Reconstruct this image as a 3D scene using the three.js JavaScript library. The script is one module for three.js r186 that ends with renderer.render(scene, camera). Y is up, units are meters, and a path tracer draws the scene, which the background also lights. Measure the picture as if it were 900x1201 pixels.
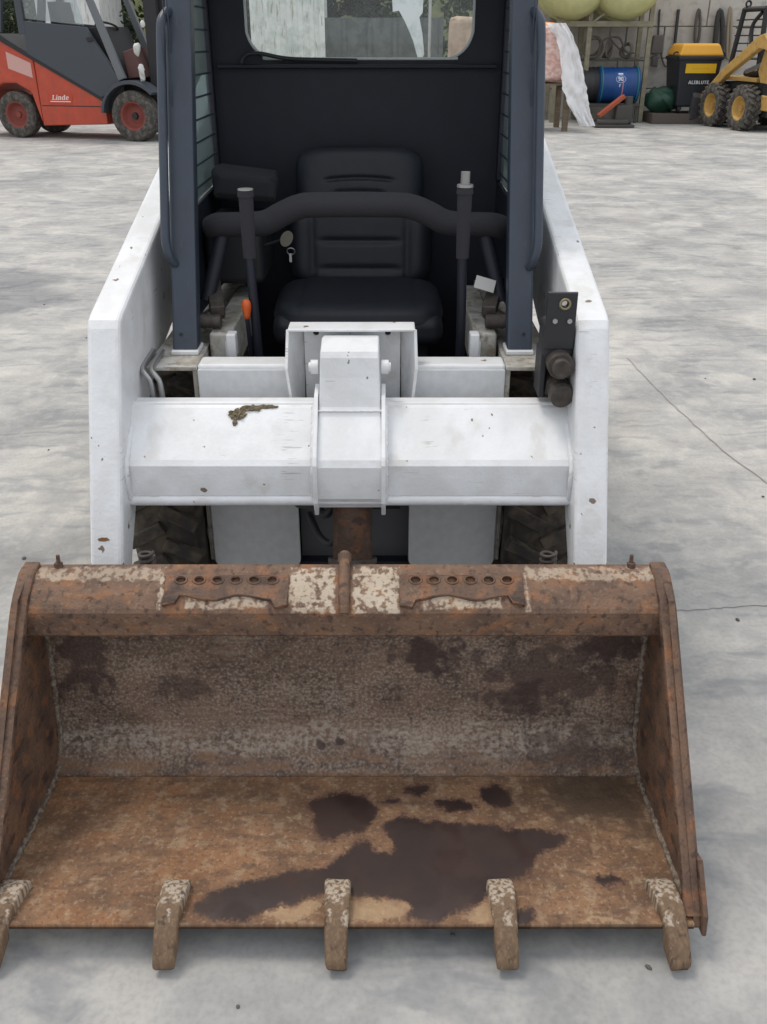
import * as THREE from 'three';
import { RoundedBoxGeometry } from 'three/addons/geometries/RoundedBoxGeometry.js';
import { mergeGeometries, mergeVertices } from 'three/addons/utils/BufferGeometryUtils.js';

// ---------- camera, sky, sun, exposure ----------
const scene = new THREE.Scene();
const CAM_X = 0.08, CAM_H = 1.5, FOCAL = 1080, HORIZON = 48;           // focal length in photograph pixels
const PITCH = Math.atan((600.5 - HORIZON) / FOCAL);
const camera = new THREE.PerspectiveCamera(2 * Math.atan(600.5 / FOCAL) * 180 / Math.PI, 767 / 1024, 0.05, 2000);
camera.position.set(CAM_X, CAM_H, 0);
camera.rotation.set(-PITCH, 0, 0);

function overcastSky() {
  const w = 128, h = 64, a = new Float32Array(w * h * 4);
  for (let y = 0; y < h; y++) for (let x = 0; x < w; x++) {
    const el = ((y + 0.5) / h - 0.5) * Math.PI, s = Math.max(0, Math.sin(el)), i = (y * w + x) * 4;
    const l = 0.68 + 0.32 * s;                                             // evenly overcast, a little brighter overhead
    a[i] = 0.965 * l; a[i + 1] = 0.995 * l; a[i + 2] = 1.05 * l; a[i + 3] = 1;
  }
  const t = new THREE.DataTexture(a, w, h, THREE.RGBAFormat, THREE.FloatType);
  t.mapping = THREE.EquirectangularReflectionMapping; t.magFilter = THREE.LinearFilter; t.needsUpdate = true;
  return t;
}
scene.background = scene.environment = overcastSky();
const sun = new THREE.DirectionalLight(0xfff4e6, 1.3);
sun.position.set(-3, 9, -5.5); sun.target.position.set(0, 0, -3);
sun.castShadow = true; sun.shadow.radius = 30; sun.shadow.mapSize.set(2048, 2048);
Object.assign(sun.shadow.camera, { left: -14, right: 14, top: 24, bottom: -24, near: 0.1, far: 60 });
scene.add(sun, sun.target);
const renderer = new THREE.WebGLRenderer({ antialias: true });
renderer.setSize(767, 1024);
renderer.shadowMap.enabled = true;
renderer.toneMapping = THREE.LinearToneMapping;
renderer.toneMappingExposure = 1.12;

// ---------- photograph pixel to place ----------
const CP = Math.cos(PITCH), SP = Math.sin(PITCH);
const atHeight = (px, py, h) => {                                        // [x, distance] of a pixel on a level surface of height h
  const t = (py - 600.5) / FOCAL, drop = CAM_H - h, d = drop * (CP - t * SP) / (t * CP + SP);
  return [CAM_X + (px - 450) * (d * CP + drop * SP) / FOCAL, d];
};
const atDistance = (px, py, d) => {                                      // [x, height] of a pixel on an upright plane at distance d
  const t = (py - 600.5) / FOCAL, drop = d * (t * CP + SP) / (CP - t * SP);
  return [CAM_X + (px - 450) * (d * CP + drop * SP) / FOCAL, CAM_H - drop];
};

// ---------- noise and textures ----------
let seedState = 12345;
const rnd = () => { seedState = (seedState * 1664525 + 1013904223) >>> 0; return seedState / 4294967296; };
const rr = (a, b) => a + (b - a) * rnd();
const hash = (x, y, s) => { let n = Math.imul(x, 374761393) + Math.imul(y, 668265263) + Math.imul(s, 2147483647 ^ 0x5bd1e995); n = Math.imul(n ^ (n >>> 13), 1274126177); return ((n ^ (n >>> 16)) >>> 0) / 4294967296; };
const mod = (a, p) => (p ? ((a % p) + p) % p : a);
const NT = new Float32Array(65536); for (let i = 0; i < 65536; i++) NT[i] = hash(i & 255, i >> 8, 5);
function vn(x, y, p = 0, s = 0, q = p) {
  const xi = Math.floor(x), yi = Math.floor(y), fx = x - xi, fy = y - yi, u = fx * fx * (3 - 2 * fx), v = fy * fy * (3 - 2 * fy), o = s * 7919;
  let x0 = xi, x1 = xi + 1, y0 = yi, y1 = yi + 1;
  if (p) { x0 = mod(x0, p); x1 = mod(x1, p); y0 = mod(y0, q); y1 = mod(y1, q); }
  const a = NT[(o + x0 + (y0 << 8) + (y0 >> 8) * 97 + (x0 >> 8) * 4111) & 65535], b = NT[(o + x1 + (y0 << 8) + (y0 >> 8) * 97 + (x1 >> 8) * 4111) & 65535], c = NT[(o + x0 + (y1 << 8) + (y1 >> 8) * 97 + (x0 >> 8) * 4111) & 65535], d = NT[(o + x1 + (y1 << 8) + (y1 >> 8) * 97 + (x1 >> 8) * 4111) & 65535];
  return a + (b - a) * u + (c - a) * v + (a - b - c + d) * u * v;
}
// layered gradient noise, tabled once for periods of 8 to 64 cells: mean 0.5
const FT = {};
for (const P of [8, 16, 32, 64]) {
  const N = P === 64 ? 1024 : 512, acc = new Float32Array(N * N), list = []; let amp = 1;
  for (let o = 0; o < 6; o++) {
    const cells = P << o, k = cells / N;
    if (cells <= N) for (let y = 0; y < N; y++) {
      const fy0 = y * k + 0.5 * k, yi = Math.floor(fy0), fy = fy0 - yi, v = fy * fy * fy * (fy * (fy * 6 - 15) + 10), y0 = (yi % cells), y1 = ((yi + 1) % cells), oo = o * 5003 + P * 77;
      for (let x = 0; x < N; x++) {
        const fx0 = x * k + 0.5 * k, xi = Math.floor(fx0), fx = fx0 - xi, u = fx * fx * fx * (fx * (fx * 6 - 15) + 10), x0 = (xi % cells), x1 = ((xi + 1) % cells);
        const A = NT[(y0 * 33667 + x0 * 7213 + oo) & 65535] * 6.2832, B = NT[(y0 * 33667 + x1 * 7213 + oo) & 65535] * 6.2832, C = NT[(y1 * 33667 + x0 * 7213 + oo) & 65535] * 6.2832, D = NT[(y1 * 33667 + x1 * 7213 + oo) & 65535] * 6.2832;
        const a = Math.cos(A) * fx + Math.sin(A) * fy, b = Math.cos(B) * (fx - 1) + Math.sin(B) * fy, c = Math.cos(C) * fx + Math.sin(C) * (fy - 1), d = Math.cos(D) * (fx - 1) + Math.sin(D) * (fy - 1);
        acc[y * N + x] += amp * (a + (b - a) * u + (c - a) * v + (a - b - c + d) * u * v);
      }
    }
    amp *= 0.55;
    let m = 0, m2 = 0; for (let i = 0; i < N * N; i++) { m += acc[i]; m2 += acc[i] * acc[i]; } m /= N * N; const sd = Math.sqrt(m2 / (N * N) - m * m);
    const T = new Float32Array(N * N); for (let i = 0; i < N * N; i++) T[i] = 0.5 + 0.12 * (acc[i] - m) / sd; list.push(T);
  }
  FT[P] = { N, list, bits: Math.log2(N) };
}
const PER = {};
function fbm(x, y, o = 4, p = 0, s = 0) {
  let P = 64;
  if (p) { const q = PER[p] ??= Math.pow(2, Math.max(3, Math.round(Math.log2(p)))); if (q !== p) { x *= q / p; y *= q / p; } P = Math.min(64, q); }
  const F = FT[P], N = F.N, w = N - 1, k = N / P, T = F.list[Math.min(5, o - 1)];
  x = x * k + s * 117.3; y = y * k + s * 62.9;
  const xi = Math.floor(x), yi = Math.floor(y), u = x - xi, v = y - yi, x0 = xi & w, x1 = (xi + 1) & w, y0 = (yi & w) << F.bits, y1 = ((yi + 1) & w) << F.bits;
  const a = T[y0 | x0], b = T[y0 | x1], c = T[y1 | x0], d = T[y1 | x1];
  return a + (b - a) * u + (c - a) * v + (a - b - c + d) * u * v;
}
const clamp = (x, a = 0, b = 1) => Math.min(b, Math.max(a, x));
const ss = (a, b, x) => { const t = clamp((x - a) / (b - a)); return t * t * (3 - 2 * t); };
const mix3 = (a, b, t) => [a[0] + (b[0] - a[0]) * t, a[1] + (b[1] - a[1]) * t, a[2] + (b[2] - a[2]) * t];
function tex(w, h, fn, colour = true) {
  const a = new Uint8Array(w * h * 4);
  for (let y = 0; y < h; y++) for (let x = 0; x < w; x++) {
    const c = fn((x + 0.5) / w, (y + 0.5) / h), i = (y * w + x) * 4;
    if (typeof c === 'number') a[i] = a[i + 1] = a[i + 2] = clamp(c) * 255; else { a[i] = clamp(c[0], 0, 255); a[i + 1] = clamp(c[1], 0, 255); a[i + 2] = clamp(c[2], 0, 255); }
    a[i + 3] = 255;
  }
  const t = new THREE.DataTexture(a, w, h);
  t.wrapS = t.wrapT = THREE.RepeatWrapping; t.magFilter = THREE.LinearFilter; t.minFilter = THREE.LinearMipmapLinearFilter; t.generateMipmaps = true;
  if (colour) t.colorSpace = THREE.SRGBColorSpace;
  t.needsUpdate = true; return t;
}
const tile = (t, size) => { t.repeat.set(1 / size, 1 / size); return t; };
const M = (o) => new THREE.MeshStandardMaterial(o);
const L = (r, g, b) => new THREE.Color().setRGB(r, g, b);
const dist2poly = (x, y, P) => {                                         // signed distance to an outline, negative inside
  let d = 1e9, inside = false;
  for (let i = 0, j = P.length - 1; i < P.length; j = i++) {
    const [ax, ay] = P[j], [bx, by] = P[i], ex = bx - ax, ey = by - ay, wx = x - ax, wy = y - ay, t = clamp((wx * ex + wy * ey) / (ex * ex + ey * ey));
    d = Math.min(d, Math.hypot(wx - ex * t, wy - ey * t));
    if ((by > y) !== (ay > y) && x < (ax - bx) * (y - by) / (ay - by) + bx) inside = !inside;
  }
  return inside ? -d : d;
};

// ---------- geometry helpers (x to the right, height up, distance away from the camera = -z) ----------
const V = (x, h, d) => new THREE.Vector3(x, h, -d);
function boxUV(g) {                                                      // texture coordinates in metres by the way each face points
  if (g.index) g = g.toNonIndexed();
  const p = g.attributes.position, n = p.count, uv = new Float32Array(n * 2), a = new THREE.Vector3(), b = new THREE.Vector3(), c = new THREE.Vector3();
  for (let i = 0; i < n; i += 3) {
    a.fromBufferAttribute(p, i); b.fromBufferAttribute(p, i + 1); c.fromBufferAttribute(p, i + 2);
    const m = b.clone().sub(a).cross(c.clone().sub(a)), x = Math.abs(m.x), y = Math.abs(m.y), z = Math.abs(m.z);
    for (let k = 0; k < 3; k++) {
      const X = p.getX(i + k), Y = p.getY(i + k), Z = p.getZ(i + k);
      uv[(i + k) * 2] = x > y && x > z ? Z : X; uv[(i + k) * 2 + 1] = y >= x && y >= z ? Z : Y;
    }
  }
  g.setAttribute('uv', new THREE.BufferAttribute(uv, 2));
  return g;
}
const clean = (g) => { g = boxUV(g); for (const k of Object.keys(g.attributes)) if (!['position', 'normal', 'uv'].includes(k)) g.deleteAttribute(k); return g; };
const join = (list) => mergeGeometries(list.map(clean));
const shapeOf = (pts) => { const s = new THREE.Shape(); pts.forEach(([x, y], i) => (i ? s.lineTo(x, y) : s.moveTo(x, y))); s.closePath(); return s; };
function extX(pts, x0, x1, bevel = 0, seg = 2) {                          // outline of [distance, height] points drawn out across x
  const s = pts instanceof THREE.Shape ? pts : shapeOf(pts), w = x1 - x0;
  const g = new THREE.ExtrudeGeometry(s, bevel ? { depth: w - 2 * bevel, bevelEnabled: true, bevelThickness: bevel, bevelSize: bevel, bevelOffset: -bevel, bevelSegments: seg, curveSegments: 8 } : { depth: w, bevelEnabled: false, curveSegments: 8 });
  g.translate(0, 0, bevel); g.rotateY(Math.PI / 2); g.translate(x0, 0, 0);
  return g;
}
function extZ(s, d, t, bevel = 0) {                                       // outline of [x, height] points drawn out over t metres, its front at distance d
  if (!(s instanceof THREE.Shape)) s = shapeOf(s);
  const g = new THREE.ExtrudeGeometry(s, bevel ? { depth: t - 2 * bevel, bevelEnabled: true, bevelThickness: bevel, bevelSize: bevel, bevelOffset: -bevel, bevelSegments: 2, curveSegments: 10 } : { depth: t, bevelEnabled: false, curveSegments: 10 });
  g.translate(0, 0, bevel - t - d);
  return g;
}
const box = (x0, x1, h0, h1, d0, d1, r = 0.004) => { const g = r ? new RoundedBoxGeometry(x1 - x0, h1 - h0, d1 - d0, 2, Math.min(r, (x1 - x0) / 2.1, (h1 - h0) / 2.1, (d1 - d0) / 2.1)) : new THREE.BoxGeometry(x1 - x0, h1 - h0, d1 - d0); g.translate((x0 + x1) / 2, (h0 + h1) / 2, -(d0 + d1) / 2); return g; };
function thick(pts, t) {                                                  // a bent sheet: the line and its copy t to the left
  const out = pts.map((p, i) => {
    const a = pts[Math.max(0, i - 1)], b = pts[Math.min(pts.length - 1, i + 1)], l = Math.hypot(b[0] - a[0], b[1] - a[1]);
    return [p[0] - (b[1] - a[1]) / l * t, p[1] + (b[0] - a[0]) / l * t];
  });
  return [...pts, ...out.reverse()];
}
function tube(pts, r, seg = 24, rad = 10, tension = 0.5, closed = false) { return new THREE.TubeGeometry(new THREE.CatmullRomCurve3(pts, closed, 'catmullrom', tension), seg, r, rad, closed); }
function rod(a, b, r, r2 = r, n = 14) {
  const v = b.clone().sub(a), g = new THREE.CylinderGeometry(r2, r, v.length(), n);
  g.applyQuaternion(new THREE.Quaternion().setFromUnitVectors(new THREE.Vector3(0, 1, 0), v.normalize()));
  const m = a.clone().add(b).multiplyScalar(0.5); g.translate(m.x, m.y, m.z); return g;
}
function beam(a, b, w, h) {                                               // a square bar from a to b
  const v = b.clone().sub(a), g = new RoundedBoxGeometry(w, h, v.length(), 1, Math.min(w, h) * 0.15), o = new THREE.Object3D();
  o.position.copy(a.clone().add(b).multiplyScalar(0.5)); o.lookAt(b); o.updateMatrix(); g.applyMatrix4(o.matrix); return g;
}
function roundRect(x0, x1, y0, y1, r) {
  const [a, b, c, d] = Array.isArray(r) ? r : [r, r, r, r], s = new THREE.Shape(), P = [];  // radii: bottom left, bottom right, top right, top left
  const arc = (cx, cy, q, t0) => { for (let i = 0; i <= 8; i++) { const t = t0 + i / 8 * Math.PI / 2; P.push([cx + q * Math.cos(t), cy + q * Math.sin(t)]); } };
  arc(x0 + a, y0 + a, a, Math.PI); arc(x1 - b, y0 + b, b, 1.5 * Math.PI); arc(x1 - c, y1 - c, c, 0); arc(x0 + d, y1 - d, d, 0.5 * Math.PI);
  s.setFromPoints(P.map(([x, y]) => new THREE.Vector2(x, y))); return s;
}
function jitter(g, amp, freq, s = 0) {                                    // uneven surface
  g = mergeVertices((g.deleteAttribute('uv'), g.deleteAttribute('normal'), g)); const p = g.attributes.position;
  for (let i = 0; i < p.count; i++) { const x = p.getX(i) * freq, y = p.getY(i) * freq, z = p.getZ(i) * freq; p.setXYZ(i, p.getX(i) + amp * (fbm(x + z, y - z, 3, 0, s) - 0.5), p.getY(i) + amp * (fbm(y + x, z + x, 3, 0, s + 9) - 0.5), p.getZ(i) + amp * (fbm(z - y, x + y, 3, 0, s + 17) - 0.5)); }
  g.computeVertexNormals(); return g;
}

// ---------- objects ----------
const taken = {};
const numbered = (n) => { const k = taken[n] = (taken[n] ?? -1) + 1; return k ? n + '_' + String(k).padStart(3, '0') : n; };
function mesh(name, g, m, parent) {
  const o = new THREE.Mesh(clean(Array.isArray(g) ? join(g) : g), m); o.castShadow = o.receiveShadow = true;
  o.name = parent === scene ? numbered(name) : name; parent.add(o); return o;
}
function keepUV(name, g, m, parent) { const o = new THREE.Mesh(g, m); o.castShadow = o.receiveShadow = true; o.name = parent === scene ? numbered(name) : name; parent.add(o); return o; }
function tag(o, label, category, group) { o.userData.label = label; o.userData.category = category; if (group) o.userData.group = group; return o; }
function thing(name, label, category, [x, h, d] = [0, 0, 0], turn = 0, group) {
  const o = new THREE.Group(); o.name = numbered(name); o.position.set(x, h, -d); o.rotation.y = turn; scene.add(o); return tag(o, label, category, group);
}
function part(name, parent) { const o = new THREE.Group(); o.name = name; parent.add(o); return o; }
const structure = (o) => { o.userData.kind = 'structure'; return o; };

// ---------- materials ----------
const whiteMap = tex(1024, 1024, (u, v) => {
  let c = mix3([229, 231, 233], [219, 220, 221], ss(0.3, 0.7, fbm(u * 8, v * 8, 6, 8, 1)));
  c = mix3(c, [186, 182, 172], 0.28 * ss(0.6, 0.8, fbm(u * 8, v * 8, 6, 8, 21)));                  // grime
  c = mix3(c, [176, 172, 164], 0.7 * ss(0.7, 0.78, fbm(u * 8, v * 128, 3, 8, 31)) * ss(0.52, 0.66, fbm(u * 8, v * 8, 3, 8, 33)));   // scuffs
  const chip = fbm(u * 32, v * 32, 4, 32, 41) + 0.5 * fbm(u * 8, v * 8, 3, 8, 44);
  return mix3(c, [112, 96, 82], 0.9 * ss(1.1, 1.13, chip));
});
const white = M({ map: tile(whiteMap, 0.9), roughness: 0.42, bumpMap: tile(tex(512, 512, (u, v) => 0.6 * fbm(u * 12, v * 12, 4, 12, 3) + 0.4 * fbm(u * 90, v * 90, 2, 90, 5), false), 0.5), bumpScale: 0.0012 });
const dirtyMap = tex(512, 512, (u, v) => {
  let c = mix3([188, 187, 182], [152, 147, 136], ss(0.3, 0.75, fbm(u * 8, v * 8, 6, 8, 61)));
  return mix3(c, [118, 106, 90], 0.6 * ss(0.55, 0.75, fbm(u * 16, v * 16, 6, 16, 66)));
});
const dirtyWhite = M({ map: tile(dirtyMap, 0.5), roughness: 0.7 });
const paleGrey = M({ map: tile(tex(512, 512, (u, v) => mix3([216, 218, 220], [196, 198, 200], fbm(u * 16, v * 16, 6, 16, 71))), 0.4), roughness: 0.5 });
const slateMap = tex(512, 512, (u, v) => mix3(mix3([58, 67, 80], [49, 57, 69], fbm(u * 8, v * 8, 6, 8, 81)), [84, 90, 98], 0.25 * ss(0.66, 0.8, fbm(u * 64, v * 16, 4, 16, 84))));
const slate = M({ map: tile(slateMap, 0.5), roughness: 0.42 });
const darkMap = tex(256, 256, (u, v) => mix3([33, 36, 49], [25, 27, 38], fbm(u * 8, v * 8, 5, 8, 91)));
const darkPaint = M({ map: tile(darkMap, 0.5), roughness: 0.6 });
const vinylBump = tile(tex(256, 256, (u, v) => fbm(u * 60, v * 60, 3, 60, 95), false), 0.12);
const vinyl = M({ map: tile(tex(256, 256, (u, v) => mix3([39, 42, 51], [32, 34, 42], fbm(u * 8, v * 8, 5, 8, 97))), 0.3), roughness: 0.55, bumpMap: vinylBump, bumpScale: 0.0008 });
const foam = M({ color: L(0.032, 0.032, 0.038), roughness: 0.92, bumpMap: vinylBump, bumpScale: 0.0015 });
const blackPlastic = M({ color: L(0.022, 0.023, 0.027), roughness: 0.5 });
const steel = M({ color: L(0.42, 0.42, 0.42), metalness: 0.85, roughness: 0.4 });
const oldSteel = M({ map: tile(tex(256, 256, (u, v) => mix3([96, 92, 88], [58, 50, 46], fbm(u * 10, v * 10, 5, 10, 101))), 0.2), metalness: 0.25, roughness: 0.65 });
const rustMap = tex(1024, 1024, (u, v) => {
  let c = mix3([112, 86, 68], [84, 65, 54], ss(0.25, 0.75, fbm(u * 8, v * 8, 6, 8, 111)));
  c = mix3(c, [142, 92, 58], 0.6 * ss(0.5, 0.75, fbm(u * 16, v * 16, 6, 16, 117)));
  c = mix3(c, [148, 136, 120], 0.45 * ss(0.58, 0.78, fbm(u * 128, v * 128, 4, 128, 123) * 0.6 + 0.4 * fbm(u * 8, v * 8, 4, 8, 127)));
  c = mix3(c, [62, 48, 42], 0.5 * ss(0.55, 0.8, fbm(u * 64, v * 64, 5, 64, 131)));
  return mix3(c, [50, 38, 33], 0.65 * ss(0.58, 0.76, fbm(u * 8, v * 16, 6, 8, 135)));
});
const rustBump = tile(tex(512, 512, (u, v) => 0.5 * fbm(u * 20, v * 20, 4, 20, 137) + 0.5 * fbm(u * 90, v * 90, 3, 90, 139), false), 0.35);
const rust = M({ map: tile(rustMap, 0.7), roughness: 0.72, bumpMap: rustBump, bumpScale: 0.0025 });
const weldSteel = M({ map: tile(tex(256, 256, (u, v) => mix3([134, 124, 112], [92, 78, 68], ss(0.3, 0.7, fbm(u * 16, v * 16, 6, 16, 133)))), 0.2), roughness: 0.7, bumpMap: rustBump, bumpScale: 0.003 });
const rubberMud = M({ map: tile(tex(512, 512, (u, v) => mix3(mix3([64, 60, 56], [44, 42, 42], fbm(u * 9, v * 9, 4, 9, 141)), [92, 82, 70], ss(0.3, 0.75, fbm(u * 8, v * 8, 6, 8, 147)))), 0.5), roughness: 0.9 });
const rubber = M({ map: tile(tex(256, 256, (u, v) => mix3([64, 62, 59], [104, 98, 90], ss(0.3, 0.75, fbm(u * 8, v * 8, 6, 8, 151)))), 0.6), roughness: 0.9 });

// ---------- the yard ----------
{
  const axis = (a, b, step, far) => { const o = []; for (let x = a; x <= b + 1e-6; x += step) o.push(x); let s = step; for (let x = b; x < far;) { s *= 1.5; x += s; o.push(x); } s = step; for (let x = a; x > -far;) { s *= 1.5; x -= s; o.unshift(x); } return o; };
  const xs = axis(-9, 11, 0.085, 400), zs = axis(-23, 1.5, 0.085, 400), nx = xs.length, nz = zs.length;
  const pos = new Float32Array(nx * nz * 3), col = new Float32Array(nx * nz * 3), uv = new Float32Array(nx * nz * 2), idx = [];
  for (let j = 0; j < nz; j++) for (let i = 0; i < nx; i++) {
    const x = xs[i], z = zs[j], k = j * nx + i;
    pos[k * 3] = x; pos[k * 3 + 2] = z; uv[k * 2] = x / 3.1; uv[k * 2 + 1] = -z / 3.1;
    const wx = x + 0.9 * (fbm(x * 0.7 + 3, z * 0.7, 3, 0, 201) - 0.5), wz = z + 0.9 * (fbm(x * 0.7, z * 0.7 + 7, 3, 0, 205) - 0.5);
    let c = [0.86, 0.858, 0.852];
    c = mix3(c, [0.6, 0.615, 0.635], 0.8 * ss(0.42, 0.72, fbm(wx * 0.55 + 11, wz * 0.75, 5, 0, 211)));      // bluish grey worn patches
    c = mix3(c, [1, 0.988, 0.96], 0.8 * ss(0.4, 0.75, fbm(wx * 1.7, wz * 2.1 + 5, 5, 0, 221)));               // pale dusty patches
    c = mix3(c, [0.6, 0.6, 0.6], 0.5 * ss(0.5, 0.8, fbm(wx * 0.5, wz * 3.4 + 9, 4, 0, 231)));            // smears
    const damp = dist2poly(x + 0.5 * (fbm(x * 2, z * 2, 4, 0, 241) - 0.5), -z + 0.6 * (fbm(x * 2, z * 2 + 4, 4, 0, 245) - 0.5), [[-4.6, 5.6], [-2.9, 5.3], [-2.0, 5.9], [-2.2, 6.6], [-3.2, 7.2], [-5, 7.4]]);
    c = mix3(c, [0.44, 0.455, 0.485], 0.85 * ss(0.12, -0.12, damp));
    const spot = dist2poly(x + 0.25 * (fbm(x * 4, z * 4, 5, 0, 242) - 0.5), -z + 0.25 * (fbm(x * 4, z * 4 + 3, 5, 0, 244) - 0.5), [[1.62, 3.35], [2.0, 3.2], [2.1, 3.5], [1.8, 3.62]]); c = mix3(c, [0.34, 0.335, 0.33], 0.75 * ss(0.05, -0.05, spot));
    for (const [cx, cz, r0, wd, k] of [[9, -3, 8.2, 0.13, 0.5], [9, -3, 8.75, 0.12, 0.4], [-7, -10, 9.5, 0.15, 0.45], [-7, -10, 10.2, 0.14, 0.4], [2, -19, 9.2, 0.16, 0.4], [2, -19, 10, 0.15, 0.4], [14, -16, 9.4, 0.15, 0.4], [-9, -1, 6.4, 0.12, 0.45]]) { const q = Math.abs(Math.hypot(x - cx, z - cz) - r0 + 0.12 * (fbm(x, z, 4, 0, 243) - 0.5)); c = mix3(c, [0.6, 0.595, 0.59], k * ss(wd, wd * 0.4, q) * ss(0.36, 0.62, fbm(x * 1.1, z * 1.1, 5, 0, 246 + r0))); }   // tyre marks
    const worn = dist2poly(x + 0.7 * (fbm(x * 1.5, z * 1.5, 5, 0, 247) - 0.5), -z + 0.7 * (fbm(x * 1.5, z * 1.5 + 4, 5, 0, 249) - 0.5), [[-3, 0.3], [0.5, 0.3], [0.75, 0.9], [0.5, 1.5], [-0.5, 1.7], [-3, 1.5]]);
    c = mix3(c, [0.6, 0.615, 0.635], 0.75 * ss(0.2, -0.2, worn) * ss(0.2, 0.6, fbm(x * 3, z * 3, 5, 0, 248)));          // damp grey concrete, plus shadow by the bucket painted into the colour
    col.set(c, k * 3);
    if (i < nx - 1 && j < nz - 1) idx.push(k, k + nx, k + 1, k + 1, k + nx, k + nx + 1);
  }
  const g = new THREE.BufferGeometry(); g.setAttribute('position', new THREE.BufferAttribute(pos, 3)); g.setAttribute('color', new THREE.BufferAttribute(col, 3)); g.setAttribute('uv', new THREE.BufferAttribute(uv, 2)); g.setIndex(idx); g.computeVertexNormals();
  const map = tex(1536, 1536, (u, v) => {
    const wu = u + 0.05 * (fbm(u * 8, v * 8, 4, 8, 251) - 0.5) + 0.12 * (fbm(u * 8, v * 8, 2, 8, 252) - 0.5), wv = v + 0.05 * (fbm(u * 8, v * 8, 4, 8, 255) - 0.5);
    let c = mix3([197, 195, 191], [168, 168, 167], ss(0.2, 0.8, fbm(wu * 8, wv * 8, 6, 8, 261)));
    c = mix3(c, [222, 217, 208], 0.4 * ss(0.42, 0.78, fbm(wu * 16, wv * 16, 6, 16, 271)));
    c = mix3(c, [132, 135, 140], 0.5 * ss(0.48, 0.8, fbm(wu * 8, wv * 32, 6, 8, 281)));
    c = mix3(c, [140, 138, 134], 0.2 * ss(0.35, 0.8, fbm(u * 256, v * 256, 4, 256, 291)));
    return mix3(c, [214, 211, 204], 0.3 * ss(0.45, 0.8, fbm(u * 64, v * 64, 6, 64, 296)));
  });
  const bump = tex(1024, 1024, (u, v) => 0.5 * fbm(u * 40, v * 40, 4, 40, 301) + 0.5 * fbm(u * 10, v * 10, 4, 10, 305), false);
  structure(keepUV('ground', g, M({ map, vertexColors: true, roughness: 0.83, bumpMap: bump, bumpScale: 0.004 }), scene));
  const joint = M({ color: L(0.36, 0.355, 0.34), roughness: 0.95 });
  const line = (pts, w) => {                                            // a dirt-filled crack in the concrete
    const P = pts.map(([a, b]) => atHeight(a, b, 0)), q = [];
    for (let i = 0; i < P.length - 1; i++) for (let k = 0; k < 12; k++) { const t = k / 12; q.push([P[i][0] + (P[i + 1][0] - P[i][0]) * t, P[i][1] + (P[i + 1][1] - P[i][1]) * t]); }
    q.push(P[P.length - 1]);
    const v = [], ix = [];
    q.forEach(([x, d], i) => { const n = q[Math.min(i + 1, q.length - 1)], m = q[Math.max(0, i - 1)], l = Math.hypot(n[0] - m[0], n[1] - m[1]), ww = w * (0.5 + fbm(i * 0.8, w * 99, 3, 0, 311)), j = 0.02 * (fbm(i * 0.5, 3, 3, 0, 315) - 0.5), ox = -(n[1] - m[1]) / l, od = (n[0] - m[0]) / l;
      v.push(x + ox * (ww / 2 + j), 0.004, -(d + od * (ww / 2 + j)), x + ox * (j - ww / 2), 0.004, -(d + od * (j - ww / 2))); if (i) ix.push(2 * i - 2, 2 * i, 2 * i - 1, 2 * i - 1, 2 * i, 2 * i + 1); });
    const c = new THREE.BufferGeometry(); c.setAttribute('position', new THREE.Float32BufferAttribute(v, 3)); c.setIndex(ix); c.computeVertexNormals();
    structure(mesh('ground_crack', c, joint, scene));
  };
  line([[735, 420], [792, 478], [850, 530], [960, 612]], 0.006); line([[792, 717], [850, 713], [960, 706]], 0.005);
}

{
  const st = []; for (let k = 0; k < 110; k++) { const d = 0.7 + 7 * rnd() * rnd(), x = rr(-0.75, 0.75) * (d + 0.6), r = rr(0.0018, 0.0055) * (1 + 0.12 * d), g = new THREE.IcosahedronGeometry(r, 0); g.scale(rr(0.8, 1.5), 0.6, rr(0.7, 1.2)); g.rotateY(rr(0, 6)); g.translate(x, r * 0.4, -d); st.push(g); }
  const o = mesh('grit', st, M({ color: L(0.11, 0.105, 0.1), roughness: 0.95 }), scene); o.userData.kind = 'stuff'; o.userData.label = 'scattered dark grit and small stones on the concrete yard'; o.userData.category = 'grit';
}
// ---------- the loader ----------
const loader = thing('skid_steer_loader', 'white skid steer loader with slate grey cab and rusty toothed bucket', 'skid steer loader');
const BW = 0.645;                                                         // half the bucket's inside width

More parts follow.
